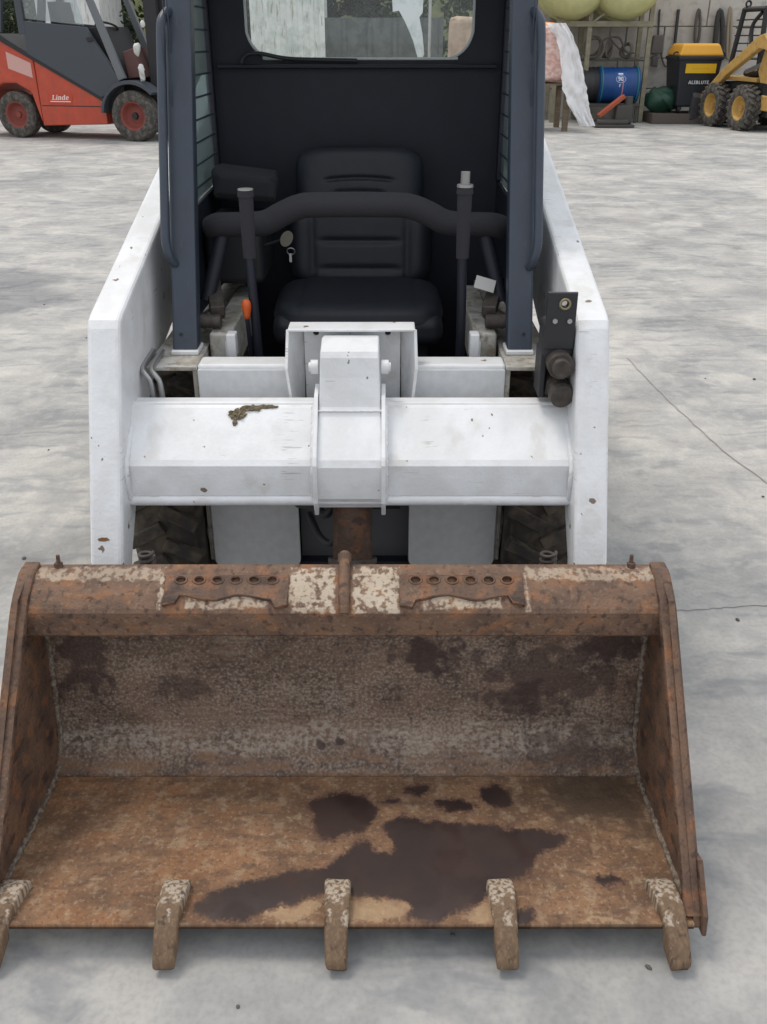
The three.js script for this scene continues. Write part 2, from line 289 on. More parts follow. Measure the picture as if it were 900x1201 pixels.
// bucket
{
  const bucket = part('bucket', loader);
  // floor: distance 1.165 to 1.545; texture laid out in metres across it
  const D0 = 1.148, D1 = 1.548, floorH = (d) => 0.05 + (D1 - d) * 0.055, toF = (px, py) => { let p = atHeight(px, py, 0.06); for (let k = 0; k < 4; k++) p = atHeight(px, py, floorH(p[1])); return p; };
  const chaikin = (P) => P.flatMap((p, i) => { const q = P[(i + 1) % P.length]; return [[0.75 * p[0] + 0.25 * q[0], 0.75 * p[1] + 0.25 * q[1]], [0.25 * p[0] + 0.75 * q[0], 0.25 * p[1] + 0.75 * q[1]]]; });
  const poly = (P) => chaikin(chaikin(P)).map(([a, b]) => toF(a, b));
  const wet = [
    [[222, 1078], [240, 1052], [285, 1035], [330, 1022], [380, 1018], [412, 1003], [405, 985], [432, 985], [440, 1000], [465, 1000], [452, 968], [470, 958], [500, 962], [560, 968], [605, 972], [655, 978], [663, 988], [630, 1000], [628, 1022], [590, 1034], [560, 1058], [530, 1082], [480, 1082], [478, 1056], [450, 1048], [420, 1050], [395, 1040], [340, 1060], [290, 1078]],
    [[366, 955], [372, 938], [400, 930], [432, 934], [440, 955], [430, 972], [395, 976], [380, 985], [370, 980]],
    [[468, 928], [482, 920], [505, 924], [490, 934]], [[565, 925], [580, 918], [606, 942], [590, 948], [565, 940]], [[446, 940], [460, 935], [468, 942], [452, 944]],
    [[606, 1070], [618, 1064], [632, 1072], [630, 1084], [608, 1084]], [[697, 1030], [712, 1028], [732, 1034], [712, 1040]], [[515, 940], [530, 936], [550, 940], [545, 948], [520, 950]],
  ].map(poly);
  const bare = [[[395, 1052], [420, 1052], [478, 1054], [476, 1082], [392, 1082]], [[538, 1083], [560, 1064], [582, 1050], [590, 1084]], [[290, 1078], [340, 1062], [380, 1055], [380, 1080]], [[680, 1080], [700, 1076], [735, 1078], [728, 1084], [685, 1084]]].map(poly);
  const soot = poly([[640, 900], [740, 900], [770, 1000], [735, 960], [690, 958], [650, 950]]);
  const sd = (x, d, P) => dist2poly(x + 0.02 * (fbm(x * 40, d * 40, 5, 0, 401) - 0.5) + 0.05 * (fbm(x * 12, d * 12, 4, 0, 402) - 0.5), d + 0.02 * (fbm(x * 40 + 9, d * 40, 5, 0, 403) - 0.5) + 0.03 * (fbm(x * 12, d * 12 + 5, 4, 0, 404) - 0.5), P);
  const inBox = (P) => [Math.min(...P.map((p) => p[0])) - 0.03, Math.max(...P.map((p) => p[0])) + 0.03, Math.min(...P.map((p) => p[1])) - 0.03, Math.max(...P.map((p) => p[1])) + 0.03];
  const wetB = wet.map(inBox), bareB = bare.map(inBox), sootB = inBox(soot);
  const hit = (x, d, P, B) => (x < B[0] || x > B[1] || d < B[2] || d > B[3] ? 1 : sd(x, d, P));
  const W = 1536, H = 512;
  const sdf = new Float32Array(W * H);                                    // distance to the edge of the spilt oil, worked out once
  for (let y = 0; y < H; y++) for (let x = 0; x < W; x++) { const X = -BW + (x + 0.5) / W * 2 * BW, d = D0 + (y + 0.5) / H * (D1 - D0); let m = 1; wet.forEach((P, i) => { m = Math.min(m, hit(X, d, P, wetB[i])); }); sdf[y * W + x] = m; }
  const sdAt = (x, d) => sdf[Math.min(H - 1, Math.max(0, Math.floor((d - D0) / (D1 - D0) * H))) * W + Math.min(W - 1, Math.max(0, Math.floor((x + BW) / (2 * BW) * W)))];
  const wetness = (x, d) => ss(0.009, -0.007, sdAt(x, d) + 0.016 * (fbm(x * 160, d * 160, 4, 0, 405) - 0.5));
  const place = (u, v) => [-BW + u * 2 * BW, D0 + v * (D1 - D0)];
  const floorMap = tex(W, H, (u, v) => {
    const [x, d] = place(u, v), n1 = fbm(x * 9, d * 9, 5, 0, 411), n2 = fbm(x * 30, d * 30, 5, 0, 421), n3 = fbm(x * 110, d * 110, 4, 0, 431);
    let c = mix3([134, 101, 74], [104, 78, 58], ss(0.25, 0.75, n1));
    c = mix3(c, [150, 102, 66], 0.5 * ss(0.42, 0.7, fbm(x * 6 + 4, d * 10, 6, 0, 441)) * ss(0.15, -0.5, x));
    c = mix3(c, [162, 142, 116], 0.5 * ss(0.48, 0.75, n2)); c = mix3(c, [92, 70, 56], 0.6 * ss(0.5, 0.75, fbm(x * 18 + 8, d * 40, 6, 0, 451)));
    c = mix3(c, [178, 162, 140], 0.4 * ss(0.55, 0.8, n3)); c = mix3(c, [72, 56, 46], 0.5 * ss(0.55, 0.8, fbm(x * 120 + 3, d * 120, 4, 0, 457)));
    c = mix3(c, [74, 60, 48], 0.72 * ss(0.05, -0.03, hit(x, d, soot, sootB) + 0.08 * (n2 - 0.5)));
    bare.forEach((P, i) => { const b = hit(x, d, P, bareB[i]); if (b < 0.05) c = mix3(c, [172, 146, 114], 0.65 * ss(0.004, -0.006, b + 0.02 * (n3 - 0.5))); });
    const halo = ss(0.03, -0.005, sdAt(x + 0.03 * (n2 - 0.5), d)); c = mix3(c, [92, 62, 48], 0.55 * halo * ss(0.38, 0.62, n2));
    const w = wetness(x, d); c = mix3(c, mix3([40, 27, 25], [52, 35, 30], ss(0.3, 0.7, n1)), 0.95 * w); 
    return c;
  });
  const floorRough = tex(W / 2, H / 2, (u, v) => { const [x, d] = place(u, v); return 0.82 - (0.14 + 0.2 * ss(0.4, 0.65, fbm(x * 10, d * 10, 5, 0, 463))) * wetness(x, d) + 0.1 * (fbm(x * 30, d * 30, 3, 0, 461) - 0.5); }, false);
  const sheet = (pts, name, map, rough, bumpScale, ownBump) => {                   // a bent plate with texture coordinates 0 to 1 on its upper face
    const t = 0.012, out = thick(pts, -t).slice(pts.length).reverse(), g = [], len = [0];
    for (let i = 1; i < pts.length; i++) len.push(len[i - 1] + Math.hypot(pts[i][0] - pts[i - 1][0], pts[i][1] - pts[i - 1][1]));
    const pos = [], uv = [], ix = [], L0 = len[len.length - 1], N = 40;
    for (const [P, flip] of [[pts, 0], [out, 1]]) { const base = pos.length / 3; P.forEach(([d, h], i) => { for (let k = 0; k <= N; k++) { pos.push(-BW + 2 * BW * k / N, h, -d); uv.push(k / N, len[i] / L0); } });
      for (let i = 0; i < P.length - 1; i++) for (let k = 0; k < N; k++) { const a = base + i * (N + 1) + k, b = a + 1, c = a + N + 1, e = c + 1; flip ? ix.push(a, c, b, b, c, e) : ix.push(a, b, c, b, e, c); } }
    const s = N + 1, off = pts.length * s; for (let k = 0; k < N; k++) ix.push(k, off + k, k + 1, k + 1, off + k, off + k + 1);
    const q = new THREE.BufferGeometry(); q.setAttribute('position', new THREE.Float32BufferAttribute(pos, 3)); q.setAttribute('uv', new THREE.Float32BufferAttribute(uv, 2)); q.setIndex(ix); q.computeVertexNormals();
    const bm = ownBump ?? rustBump.clone(); if (!ownBump) bm.repeat.set(3.6, 3.6 * L0 / 1.29);
    return keepUV(name, q, M({ map, roughness: 0.75, ...(rough ? { roughnessMap: rough, roughness: 1 } : {}), bumpMap: bm, bumpScale }), bucket);
  };
  const floorBump = tex(W, H, (u, v) => { const [x, d] = place(u, v), w = wetness(x, d); return 0.45 * w + (1 - w) * (0.5 * fbm(x * 60, d * 60, 5, 0, 471) + 0.5 * fbm(x * 220, d * 220, 3, 0, 473)); }, false);
  sheet([D0, 1.25, 1.35, 1.45, D1].map((d) => [d, floorH(d)]), 'bucket_floor', floorMap, floorRough, 0.0022, floorBump);
  mesh('cutting_edge', (() => { const g = new RoundedBoxGeometry(2 * BW, 0.014, 0.17, 1, 0.003); g.rotateX(-0.055); g.translate(0, 0.0458, -1.245); return g; })(), rust, bucket);
  // back: a lower bend and an upright plate
  const backPts = [[D1 + 0.0005, 0.0505], [1.556, 0.056], [1.585, 0.09], [1.609, 0.12], [1.617, 0.134], [1.621, 0.15], [1.627, 0.22], [1.636, 0.36], [1.645, 0.5]];
  const backMap = tex(W, 640, (u, v) => {                                 // v along the plate, 0.49 m in all
    const x = -BW + u * 2 * BW, y = v * 0.49, n = fbm(x * 8, y * 8, 5, 0, 501), sp = fbm(x * 150, y * 150, 3, 0, 511), sp2 = fbm(x * 70, y * 70, 4, 0, 515);
    let c = mix3([116, 94, 79], [94, 76, 65], ss(0.25, 0.75, n));
    c = mix3(c, [158, 147, 134], 0.75 * ss(0.4, 0.72, 0.7 * sp + 0.3 * fbm(x * 7 + 3, y * 11, 4, 0, 521)));     // grey scale speckle
    c = mix3(c, [142, 130, 116], 0.45 * ss(0.5, 0.75, fbm(x * 5, y * 90, 5, 0, 519)) * ss(0.4, 0.65, fbm(x * 4, y * 8, 4, 0, 518)));
    c = mix3(c, [64, 50, 44], 0.6 * ss(0.52, 0.74, 0.75 * sp2 + 0.25 * n));
    c = mix3(c, [128, 94, 68], 0.6 * ss(0.42, 0.68, fbm(x * 12, y * 40, 5, 0, 531)) * ss(0.075, 0.02, y + 0.1 * (fbm(x * 14, y * 14, 5, 0, 537) - 0.5)));
    c = mix3(c, [168, 159, 146], 0.6 * ss(0.35, 0.65, fbm(x * 60, y * 80, 5, 0, 541)) * ss(0.045, 0.01, Math.abs(y - 0.085 + 0.12 * (fbm(x * 6, y * 12, 5, 0, 545) - 0.5))));  // scale caught on the bend
    const blot = (bx, by, rx, ry, k, s) => { const q = Math.hypot((x - bx) / rx, (y - by) / ry) + 2.2 * (fbm(x * 24, y * 24, 6, 0, s) - 0.5); c = mix3(c, [56, 42, 39], 0.9 * k * ss(1.15, 0.6, q)); };
    blot(0.17, 0.3, 0.075, 0.05, 0.85, 551); blot(0.45, 0.25, 0.17, 0.075, 0.6, 552); blot(0.38, 0.19, 0.07, 0.04, 0.7, 553); blot(-0.57, 0.3, 0.06, 0.1, 0.7, 554); blot(-0.015, 0.075, 0.012, 0.012, 0.9, 555); blot(-0.06, 0.07, 0.011, 0.01, 0.8, 556); blot(0.58, 0.33, 0.07, 0.05, 0.8, 557); blot(0.5, 0.06, 0.12, 0.05, 0.45, 558); blot(-0.36, 0.22, 0.05, 0.04, 0.5, 559);
    return c;
  });
  sheet(backPts, 'back_plate', backMap, null, 0.003);
  // top lip: a folded box section with worn paint
  const lipP = [[1.55, 0.424], [1.546, 0.43], [1.545, 0.482], [1.55, 0.49], [1.572, 0.508], [1.612, 0.529], [1.622, 0.531], [1.655, 0.531], [1.655, 0.41], [1.64, 0.405]];
  const lipPaint = (x, t) => {                                            // t: metres along the face from its lower fold
    const e = 0.016 * (fbm(x * 60, t * 60, 4, 0, 601) - 0.5), A = Math.abs(x);
    let p = 0;
    const patch = (a, b, t0, t1, k) => { const q = Math.min(A - a, b - A, t - t0, t1 - t) + e; p = Math.max(p, k * ss(-0.002, 0.004, q)); };
    patch(0.018, 0.112, 0.058, 0.16, 0.95); patch(0.155, 0.318, 0.066, 0.1, 0.8); patch(0.37, 0.64, 0.128, 0.16, 0.7); patch(0.365, 0.374, 0.062, 0.15, 0.9);
    return p;
  };
  const lipMap = tex(2048, 256, (u, v) => {
    const x = -0.66 + u * 1.32, t = v * 0.17, n = fbm(x * 10, t * 16, 5, 0, 611), f = fbm(x * 90, t * 90, 4, 0, 613);
    let c = mix3([118, 91, 73], [94, 73, 60], ss(0.25, 0.75, n)); c = mix3(c, [146, 98, 64], 0.6 * ss(0.5, 0.75, fbm(x * 18, t * 30, 6, 0, 617)));
    c = mix3(c, [146, 130, 114], 0.4 * ss(0.55, 0.8, f)); c = mix3(c, [56, 43, 37], 0.6 * ss(0.55, 0.8, fbm(x * 60, t * 60, 5, 0, 619)));
    const p = lipPaint(x, t); if (p > 0) c = mix3(c, mix3([196, 185, 168], [172, 156, 136], n), p * ss(0.66, 0.46, f * 0.6 + 0.4 * fbm(x * 34, t * 34, 5, 0, 623)));
    return c;
  });
  { const g = extX(lipP, -0.655, 0.655, 0.003, 1), p = g.attributes.position, uv = g.attributes.uv;
    for (let i = 0; i < p.count; i++) { const d = -p.getZ(i), h = p.getY(i), t = d < 1.549 ? Math.max(0, h - 0.424) : 0.066 + Math.hypot(d - 1.55, Math.max(0, h - 0.49)); uv.setXY(i, (p.getX(i) + 0.66) / 1.32, h < 0.425 ? 0.02 : Math.min(0.98, t / 0.17)); }
    const bm = rustBump.clone(); bm.repeat.set(3.8, 0.5);
    keepUV('top_lip', g, M({ map: lipMap, roughness: 0.75, bumpMap: bm, bumpScale: 0.0025 }), bucket); }
  // bars with holes along the lip
  for (const s of [-1, 1]) {
    const sh = new THREE.Shape(), P = [];
    for (let k = 0; k <= 30; k++) { const x = 0.112 + 0.25 * k / 30; P.push([x, 0.02 - 0.0055 * Math.sin(k * 0.42) + 0.004 * (fbm(k * 0.7, s + 3, 3, 0, 641) - 0.5) - (k < 4 || k > 26 ? 0.016 : 0)]); }
    P.push([0.362, 0.073], [0.112, 0.073]); sh.setFromPoints(P.map(([a, b]) => new THREE.Vector2(s * a, b)));
    for (let k = 0; k < 6; k++) { const q = new THREE.Path(); q.absellipse(s * (0.145 + 0.037 * k), 0.06, 0.0115, 0.0085, 0, Math.PI * 2, true); sh.holes.push(q); }
    const g = new THREE.ExtrudeGeometry(sh, { depth: 0.006, bevelEnabled: true, bevelThickness: 0.0025, bevelSize: 0.0025, bevelOffset: -0.0025, bevelSegments: 2, curveSegments: 14 });
    g.rotateX(-Math.atan2(0.072, 0.041)); g.translate(0, 0.4915, -1.549);
    mesh('wear_strip', jitter(g, 0.002, 60, 5), rust, bucket);
    for (let k = 0; k < 6; k++) { const q = new THREE.TorusGeometry(0.012, 0.0025, 6, 16); q.scale(1, 0.75, 1); q.translate(s * (0.145 + 0.037 * k), 0.06, 0.0085); q.rotateX(-Math.atan2(0.072, 0.041)); q.translate(0, 0.4915, -1.549); mesh('bolt_hole_rim', q, rust, bucket); }
    mesh('side_plate', extX([[1.545, 0.512], [1.165, 0.09], [1.15, 0.06], [1.56, 0.036], [1.6, 0.06], [1.64, 0.14], [1.662, 0.531], [1.6, 0.53]], s > 0 ? BW : -BW - 0.012, s > 0 ? BW + 0.012 : -BW), rust, bucket);
    mesh('side_edge_bar', extX(thick([[1.158, 0.08], [1.53, 0.484], [1.542, 0.496], [1.565, 0.513], [1.61, 0.537], [1.622, 0.539], [1.652, 0.539]].reverse(), 0.02), s > 0 ? 0.63 : -0.664, s > 0 ? 0.664 : -0.63, 0.005, 2), rust, bucket);
    mesh('side_cutter', extX([[1.14, 0.05], [1.147, 0.09], [1.215, 0.16], [1.245, 0.15], [1.265, 0.045]], s > 0 ? 0.658 : -0.668, s > 0 ? 0.668 : -0.658, 0.003), rust, bucket);
    const weld = (pts, r) => mesh('weld_bead', jitter(tube(pts, r, 120, 7), 0.009, 80, 7), weldSteel, bucket);
    weld([V(s * (BW - 0.002), 0.072, 1.18), V(s * (BW - 0.002), 0.06, 1.4), V(s * (BW - 0.002), 0.056, 1.54), V(s * (BW - 0.003), 0.1, 1.595), V(s * (BW - 0.003), 0.26, 1.625), V(s * (BW - 0.003), 0.43, 1.643)], 0.007);
    mesh('stud', [rod(V(s * 0.592, 0.525, 1.645), V(s * 0.592, 0.556, 1.65), 0.005, 0.004, 8), rod(V(s * 0.592, 0.531, 1.645), V(s * 0.592, 0.54, 1.646), 0.009, 0.009, 6)], rust, bucket);
  }
  // teeth
  const toothMap = tex(256, 512, (u, v) => { const n = fbm(u * 4, v * 8, 6, 0, 651), f = fbm(u * 12, v * 26, 6, 0, 655); let c = mix3([132, 108, 84], [102, 80, 62], n); c = mix3(c, [150, 128, 100], 0.5 * ss(0.45, 0.75, f)); c = mix3(c, [196, 184, 168], 0.85 * ss(0.5, 0.68, v + 1.1 * (n - 0.5)) * ss(0.7, 0.45, f)); return mix3(c, [62, 50, 43], 0.6 * ss(0.6, 0.78, fbm(u * 7 + 5, v * 12, 6, 0, 659))); });
  const toothMat = M({ map: toothMap, roughness: 0.7, bumpMap: rustBump, bumpScale: 0.002 });
  const tx = [-0.617, -0.311, -0.006, 0.3, 0.604];
  tx.forEach((x, i) => {
    const w = 0.024;
    let g = extX([[1.242, 0.06], [1.24, 0.082], [1.23, 0.092], [1.205, 0.099], [1.165, 0.095], [1.13, 0.071], [1.1, 0.036], [1.095, 0.022], [1.099, 0.0125], [1.13, 0.026], [1.145, 0.038], [1.152, 0.065]], x - w, x + w, 0.006, 2);
    const p = g.attributes.position; for (let k = 0; k < p.count; k++) { const d = -p.getZ(k); p.setX(k, x + (p.getX(k) - x) * (0.78 + 0.22 * ss(1.08, 1.2, d)) + (1.2 - d) * [-0.12, -0.05, 0.01, 0.03, 0.1][i]); }
    g = jitter(g, 0.008, 38, 10 + i * 3); const q = g.attributes.position, uv = new Float32Array(q.count * 2);
    for (let k = 0; k < q.count; k++) { uv[k * 2] = (q.getX(k) - x + w) / (2 * w) * 0.5 + i * 0.13; uv[k * 2 + 1] = clamp((-q.getZ(k) - 1.075) / 0.18) * 0.98 + 0.01; }
    g.setAttribute('uv', new THREE.BufferAttribute(uv, 2));
    keepUV('tooth', g, toothMat, bucket);
  });
  mesh('lever_bar', [tube([V(0.002, 0.485, 1.542), V(0.002, 0.499, 1.552), V(0.0, 0.522, 1.585), V(0, 0.543, 1.625), V(0, 0.553, 1.66)], 0.0115, 20, 10), rod(V(0, 0.545, 1.64), V(0, 0.558, 1.652), 0.014, 0.014, 8)], rust, bucket);
}

// quick-attach frame behind the bucket
{
  const q = part('quick_attach_frame', loader);
  for (const s of [-1, 1]) {
    mesh('attach_plate', extX([[1.668, 0.11], [1.7, 0.11], [1.72, 0.47], [1.688, 0.49]], s > 0 ? 0.2 : -0.55, s > 0 ? 0.55 : -0.2, 0.004), oldSteel, q);
    const c = []; for (let k = 0; k <= 60; k++) { const a = k / 60 * Math.PI * 10; c.push(V(s * 0.447 + 0.016 * Math.cos(a), 0.42 + 0.07 * k / 60, 1.78 + 0.016 * Math.sin(a))); }
    mesh('spring', tube(c, 0.0042, 160, 6), oldSteel, q);
  }
  mesh('attach_bar', rod(V(-0.5, 0.24, 1.74), V(0.5, 0.24, 1.74), 0.03), oldSteel, q);
}
// lift arms and cross beam
for (const s of [-1, 1]) {
  const x0 = s > 0 ? 0.518 : -0.595, x1 = s > 0 ? 0.595 : -0.518;
  const arm = mesh('lift_arm', extX([[1.74, 0.235], [1.826, 0.424], [2.05, 0.918], [2.062, 0.935], [2.085, 0.945], [3.15, 1.228], [3.78, 1.395], [3.8, 1.2], [3.1, 0.94], [2.6, 0.79], [2.34, 0.735], [2.2, 0.66], [2.02, 0.52], [1.91, 0.4], [1.84, 0.21]], x0, x1, 0.011, 3), white, loader);
  mesh('pivot_boss', rod(V(s * 0.6, 1.29, 3.68), V(s * 0.5, 1.29, 3.68), 0.06), white, arm);
  const xi = s > 0 ? x0 : x1;
  mesh('weld_bead', jitter(tube([V(xi - s * 0.002, 0.72, 2.085), V(xi - s * 0.002, 0.628, 1.95), V(xi - s * 0.002, 0.545, 1.945), V(xi - s * 0.002, 0.522, 1.965)], 0.0075, 60, 7), 0.004, 60, 3), white, arm);
  if (s < 0) mesh('paint_chip', jitter(new THREE.CircleGeometry(0.013, 20).scale(1, 0.35, 1).rotateX(-0.43).translate(-0.562, 0.482, -1.8515), 0.004, 130, 4), M({ color: L(0.2, 0.11, 0.05), roughness: 0.9 }), arm);
}
{
  const cb = mesh('cross_beam', extX([[2.08, 0.727], [2.066, 0.722], [1.958, 0.634], [1.949, 0.622], [1.946, 0.548], [1.955, 0.53], [2.09, 0.52], [2.15, 0.6], [2.14, 0.71], [2.12, 0.728]], -0.53, 0.53, 0.004), white, loader);
  mesh('lower_edge', rod(V(-0.53, 0.5335, 1.953), V(0.53, 0.5335, 1.953), 0.0135, 0.0135, 16), white, cb);
  mesh('upper_edge', rod(V(-0.53, 0.724, 2.084), V(0.53, 0.724, 2.084), 0.008, 0.008, 10), white, cb);
  const clod = (x, h, d, w, l, t, s) => { const g = new THREE.SphereGeometry(1, 28, 18); g.scale(w, t, l); return jitter(g, Math.min(w, l) * 1.3, 1.5 / Math.min(w, l), s).rotateX(0.68).translate(x, h, -d); };
  mesh('dried_mud', [clod(-0.265, 0.711, 2.05, 0.022, 0.016, 0.0035, 1), clod(-0.236, 0.722, 2.063, 0.026, 0.008, 0.003, 2), clod(-0.2, 0.7245, 2.067, 0.03, 0.005, 0.002, 3), clod(-0.271, 0.697, 2.033, 0.006, 0.007, 0.003, 4)], M({ map: tile(tex(128, 128, (u, v) => mix3([142, 130, 106], [104, 94, 76], fbm(u * 12, v * 12, 4, 12, 701))), 0.08), roughness: 1 }), cb);
  const taper = (g) => { const p = g.attributes.position; for (let i = 0; i < p.count; i++) p.setX(i, 0.001 + (p.getX(i) - 0.001) * (1.04 - 0.13 * ss(0.6, 0.87, p.getY(i)))); return g; };
  const tw = mesh('centre_tower', taper(extX([[1.95, 0.515], [1.934, 0.545], [1.932, 0.625], [1.94, 0.641], [2.02, 0.716], [2.035, 0.735], [2.055, 0.8], [2.064, 0.845], [2.072, 0.858], [2.14, 0.872], [2.2, 0.86], [2.22, 0.6], [2.1, 0.51]], -0.074, 0.076, 0.005, 3)), white, loader);
  mesh('weld_seam', jitter(tube([V(-0.075, 0.729, 2.027), V(0, 0.7285, 2.027), V(0.077, 0.729, 2.027)], 0.0028, 50, 6), 0.003, 80, 2), white, tw);
  for (const s of [-1, 1]) {
    const x = s * 0.079 + 0.001;
    mesh('tower_rib', extX([[2.1, 0.77], [2.045, 0.76], [2.022, 0.737], [1.93, 0.652], [1.919, 0.635], [1.918, 0.54], [1.926, 0.525], [1.945, 0.497], [1.96, 0.503], [2.1, 0.51]], x - 0.005, x + 0.005, 0.002), white, tw);
    mesh('rib_weld', jitter(tube([V(x + s * 0.005, 0.735, 2.04), V(x + s * 0.005, 0.64, 1.942), V(x + s * 0.005, 0.545, 1.94)], 0.006, 50, 6), 0.005, 60, 11), white, tw);
    mesh('pin_head', [rod(V(s * 0.075, 0.812, 2.1), V(s * 0.092, 0.812, 2.1), 0.017), rod(V(s * 0.09, 0.812, 2.1), V(s * 0.097, 0.812, 2.1), 0.011)], white, tw);
  }
  // tower guard: a back plate with flared wings
  const sh = shapeOf([[-0.118, 0.66], [-0.118, 0.872], [0.122, 0.872], [0.122, 0.66]]);
  for (const x of [-0.088, 0.091]) { const p = new THREE.Path(); p.absellipse(x, 0.852, 0.0075, 0.0075, 0, Math.PI * 2, true); sh.holes.push(p); }
  const gd = mesh('tower_guard', extZ(sh, 2.245, 0.008), white, loader);
  for (const s of [-1, 1]) {
    const a = s * 0.12 + 0.002, b = s * 0.152 + 0.002;
    const w = new THREE.BufferGeometry(), q = [[a, 0.872, 2.25], [a * 1.03, 0.66, 2.25], [b, 0.875, 2.19], [b * 1.02, 0.79, 2.15], [b * 0.93, 0.66, 2.15]], n = [0.007 * s, 0, 0.004];
    const P = [...q, ...q.map((c) => [c[0] + n[0], c[1] + n[1], c[2] + n[2]])].flatMap(([x, h, d]) => [x, h, -d]), I = [0, 1, 2, 1, 3, 2, 1, 4, 3, 5, 7, 6, 6, 7, 8, 6, 8, 9, 0, 2, 7, 0, 7, 5, 2, 3, 8, 2, 8, 7, 3, 4, 9, 3, 9, 8];
    w.setAttribute('position', new THREE.Float32BufferAttribute(P, 3)); w.setIndex(I); const wn = w.toNonIndexed(); wn.computeVertexNormals();
    mesh('guard_wing', wn, white, gd);
  }
  mesh('guard_top_rim', box(-0.153, 0.157, 0.871, 0.878, 2.188, 2.256, 0.003), white, gd);
  const tc = mesh('tilt_cylinder', [rod(V(0.004, 0.372, 1.955), V(0.004, 0.62, 2.05), 0.048, 0.048, 24)], (() => { const m = rust.clone(); m.color.setRGB(0.5, 0.46, 0.44); return m; })(), loader);
  mesh('cylinder_flange', [rod(V(0.004, 0.362, 1.951), V(0.004, 0.374, 1.956), 0.06, 0.06, 28)], oldSteel, tc);
  mesh('cylinder_rod', rod(V(0.004, 0.22, 1.9), V(0.004, 0.37, 1.955), 0.022), steel, tc);
  mesh('hose', tube([V(-0.11, 0.42, 2.1), V(-0.08, 0.4, 2.02), V(-0.05, 0.395, 1.99), V(-0.03, 0.43, 1.99)], 0.009), blackPlastic, tc);
  mesh('hose', tube([V(-0.14, 0.44, 2.12), V(-0.09, 0.46, 2.06), V(-0.06, 0.46, 2.02), V(-0.04, 0.5, 2.03)], 0.011), blackPlastic, tc);
}
// frame
{
  const fr = part('frame', loader);
  for (const s of [-1, 1]) {
    const x0 = s > 0 ? 0.148 : -0.384, x1 = s > 0 ? 0.384 : -0.148;
    mesh('front_panel', extZ(roundRect(x0, x1, 0.2, 0.772, [0.028, 0.028, 0.004, 0.004]), 2.2, 0.014, 0.003), paleGrey, fr);
    mesh('front_panel_top', box(s > 0 ? 0.156 : -0.384, s > 0 ? 0.384 : -0.154, 0.762, 0.784, 2.203, 2.275, 0.009), white, fr);
    mesh('fender', box(s > 0 ? 0.385 : -0.512, s > 0 ? 0.512 : -0.385, 0.768, 0.78, 2.2, 3.5, 0.004), dirtyWhite, fr);
    mesh('fender_side', box(s > 0 ? 0.385 : -0.398, s > 0 ? 0.398 : -0.385, 0.22, 0.767, 2.21, 3.55, 0.003), dirtyWhite, fr);
    mesh('step_rail', box(s > 0 ? 0.318 : -0.378, s > 0 ? 0.378 : -0.318, 0.7, 0.818, 2.36, 2.9, 0.008), dirtyWhite, fr);
    mesh('rail_bracket', [box(s > 0 ? 0.305 : -0.33, s > 0 ? 0.33 : -0.305, 0.76, 0.822, 2.335, 2.375, 0.004), box(s > 0 ? 0.31 : -0.335, s > 0 ? 0.335 : -0.31, 0.7, 0.8, 2.345, 2.37, 0.004)], white, fr);
    mesh('post_foot', box(s > 0 ? 0.395 : -0.466, s > 0 ? 0.466 : -0.395, 0.78, 0.792, 2.29, 2.37, 0.004), white, fr);
    mesh('linkage', [beam(V(s * 0.36, 0.86, 2.42), V(s * 0.4, 0.9, 2.6), 0.04, 0.03), beam(V(s * 0.355, 0.855, 2.45), V(s * 0.41, 0.83, 2.42), 0.03, 0.035), rod(V(s * 0.35, 0.84, 2.4), V(s * 0.42, 0.84, 2.4), 0.018)], oldSteel, fr);
  }
  mesh('centre_back_plate', box(-0.15, 0.15, 0.2, 0.66, 2.262, 2.272, 0.002), M({ color: L(0.13, 0.135, 0.145), roughness: 0.6 }), fr);
  mesh('centre_notch_plate', extZ(shapeOf([[0.03, 0.36], [0.125, 0.36], [0.125, 0.66], [0.03, 0.66]]), 2.246, 0.012), blackPlastic, fr);
  mesh('belly_pan', box(-0.384, 0.384, 0.19, 0.205, 2.225, 3.95, 0.003), darkPaint, fr);
  mesh('footwell', [box(-0.318, 0.318, 0.5, 0.512, 2.28, 3.1, 0), box(-0.32, 0.32, 0.51, 0.76, 2.262, 2.276, 0)], darkPaint, fr);
  mesh('rear_body', box(-0.46, 0.46, 0.21, 1.3, 3.3, 4.05, 0.03), white, fr);
  for (const s of [-1, 1]) mesh('arm_upright', box(s > 0 ? 0.465 : -0.515, s > 0 ? 0.515 : -0.465, 0.6, 1.42, 3.52, 3.86, 0.01), white, fr);
}
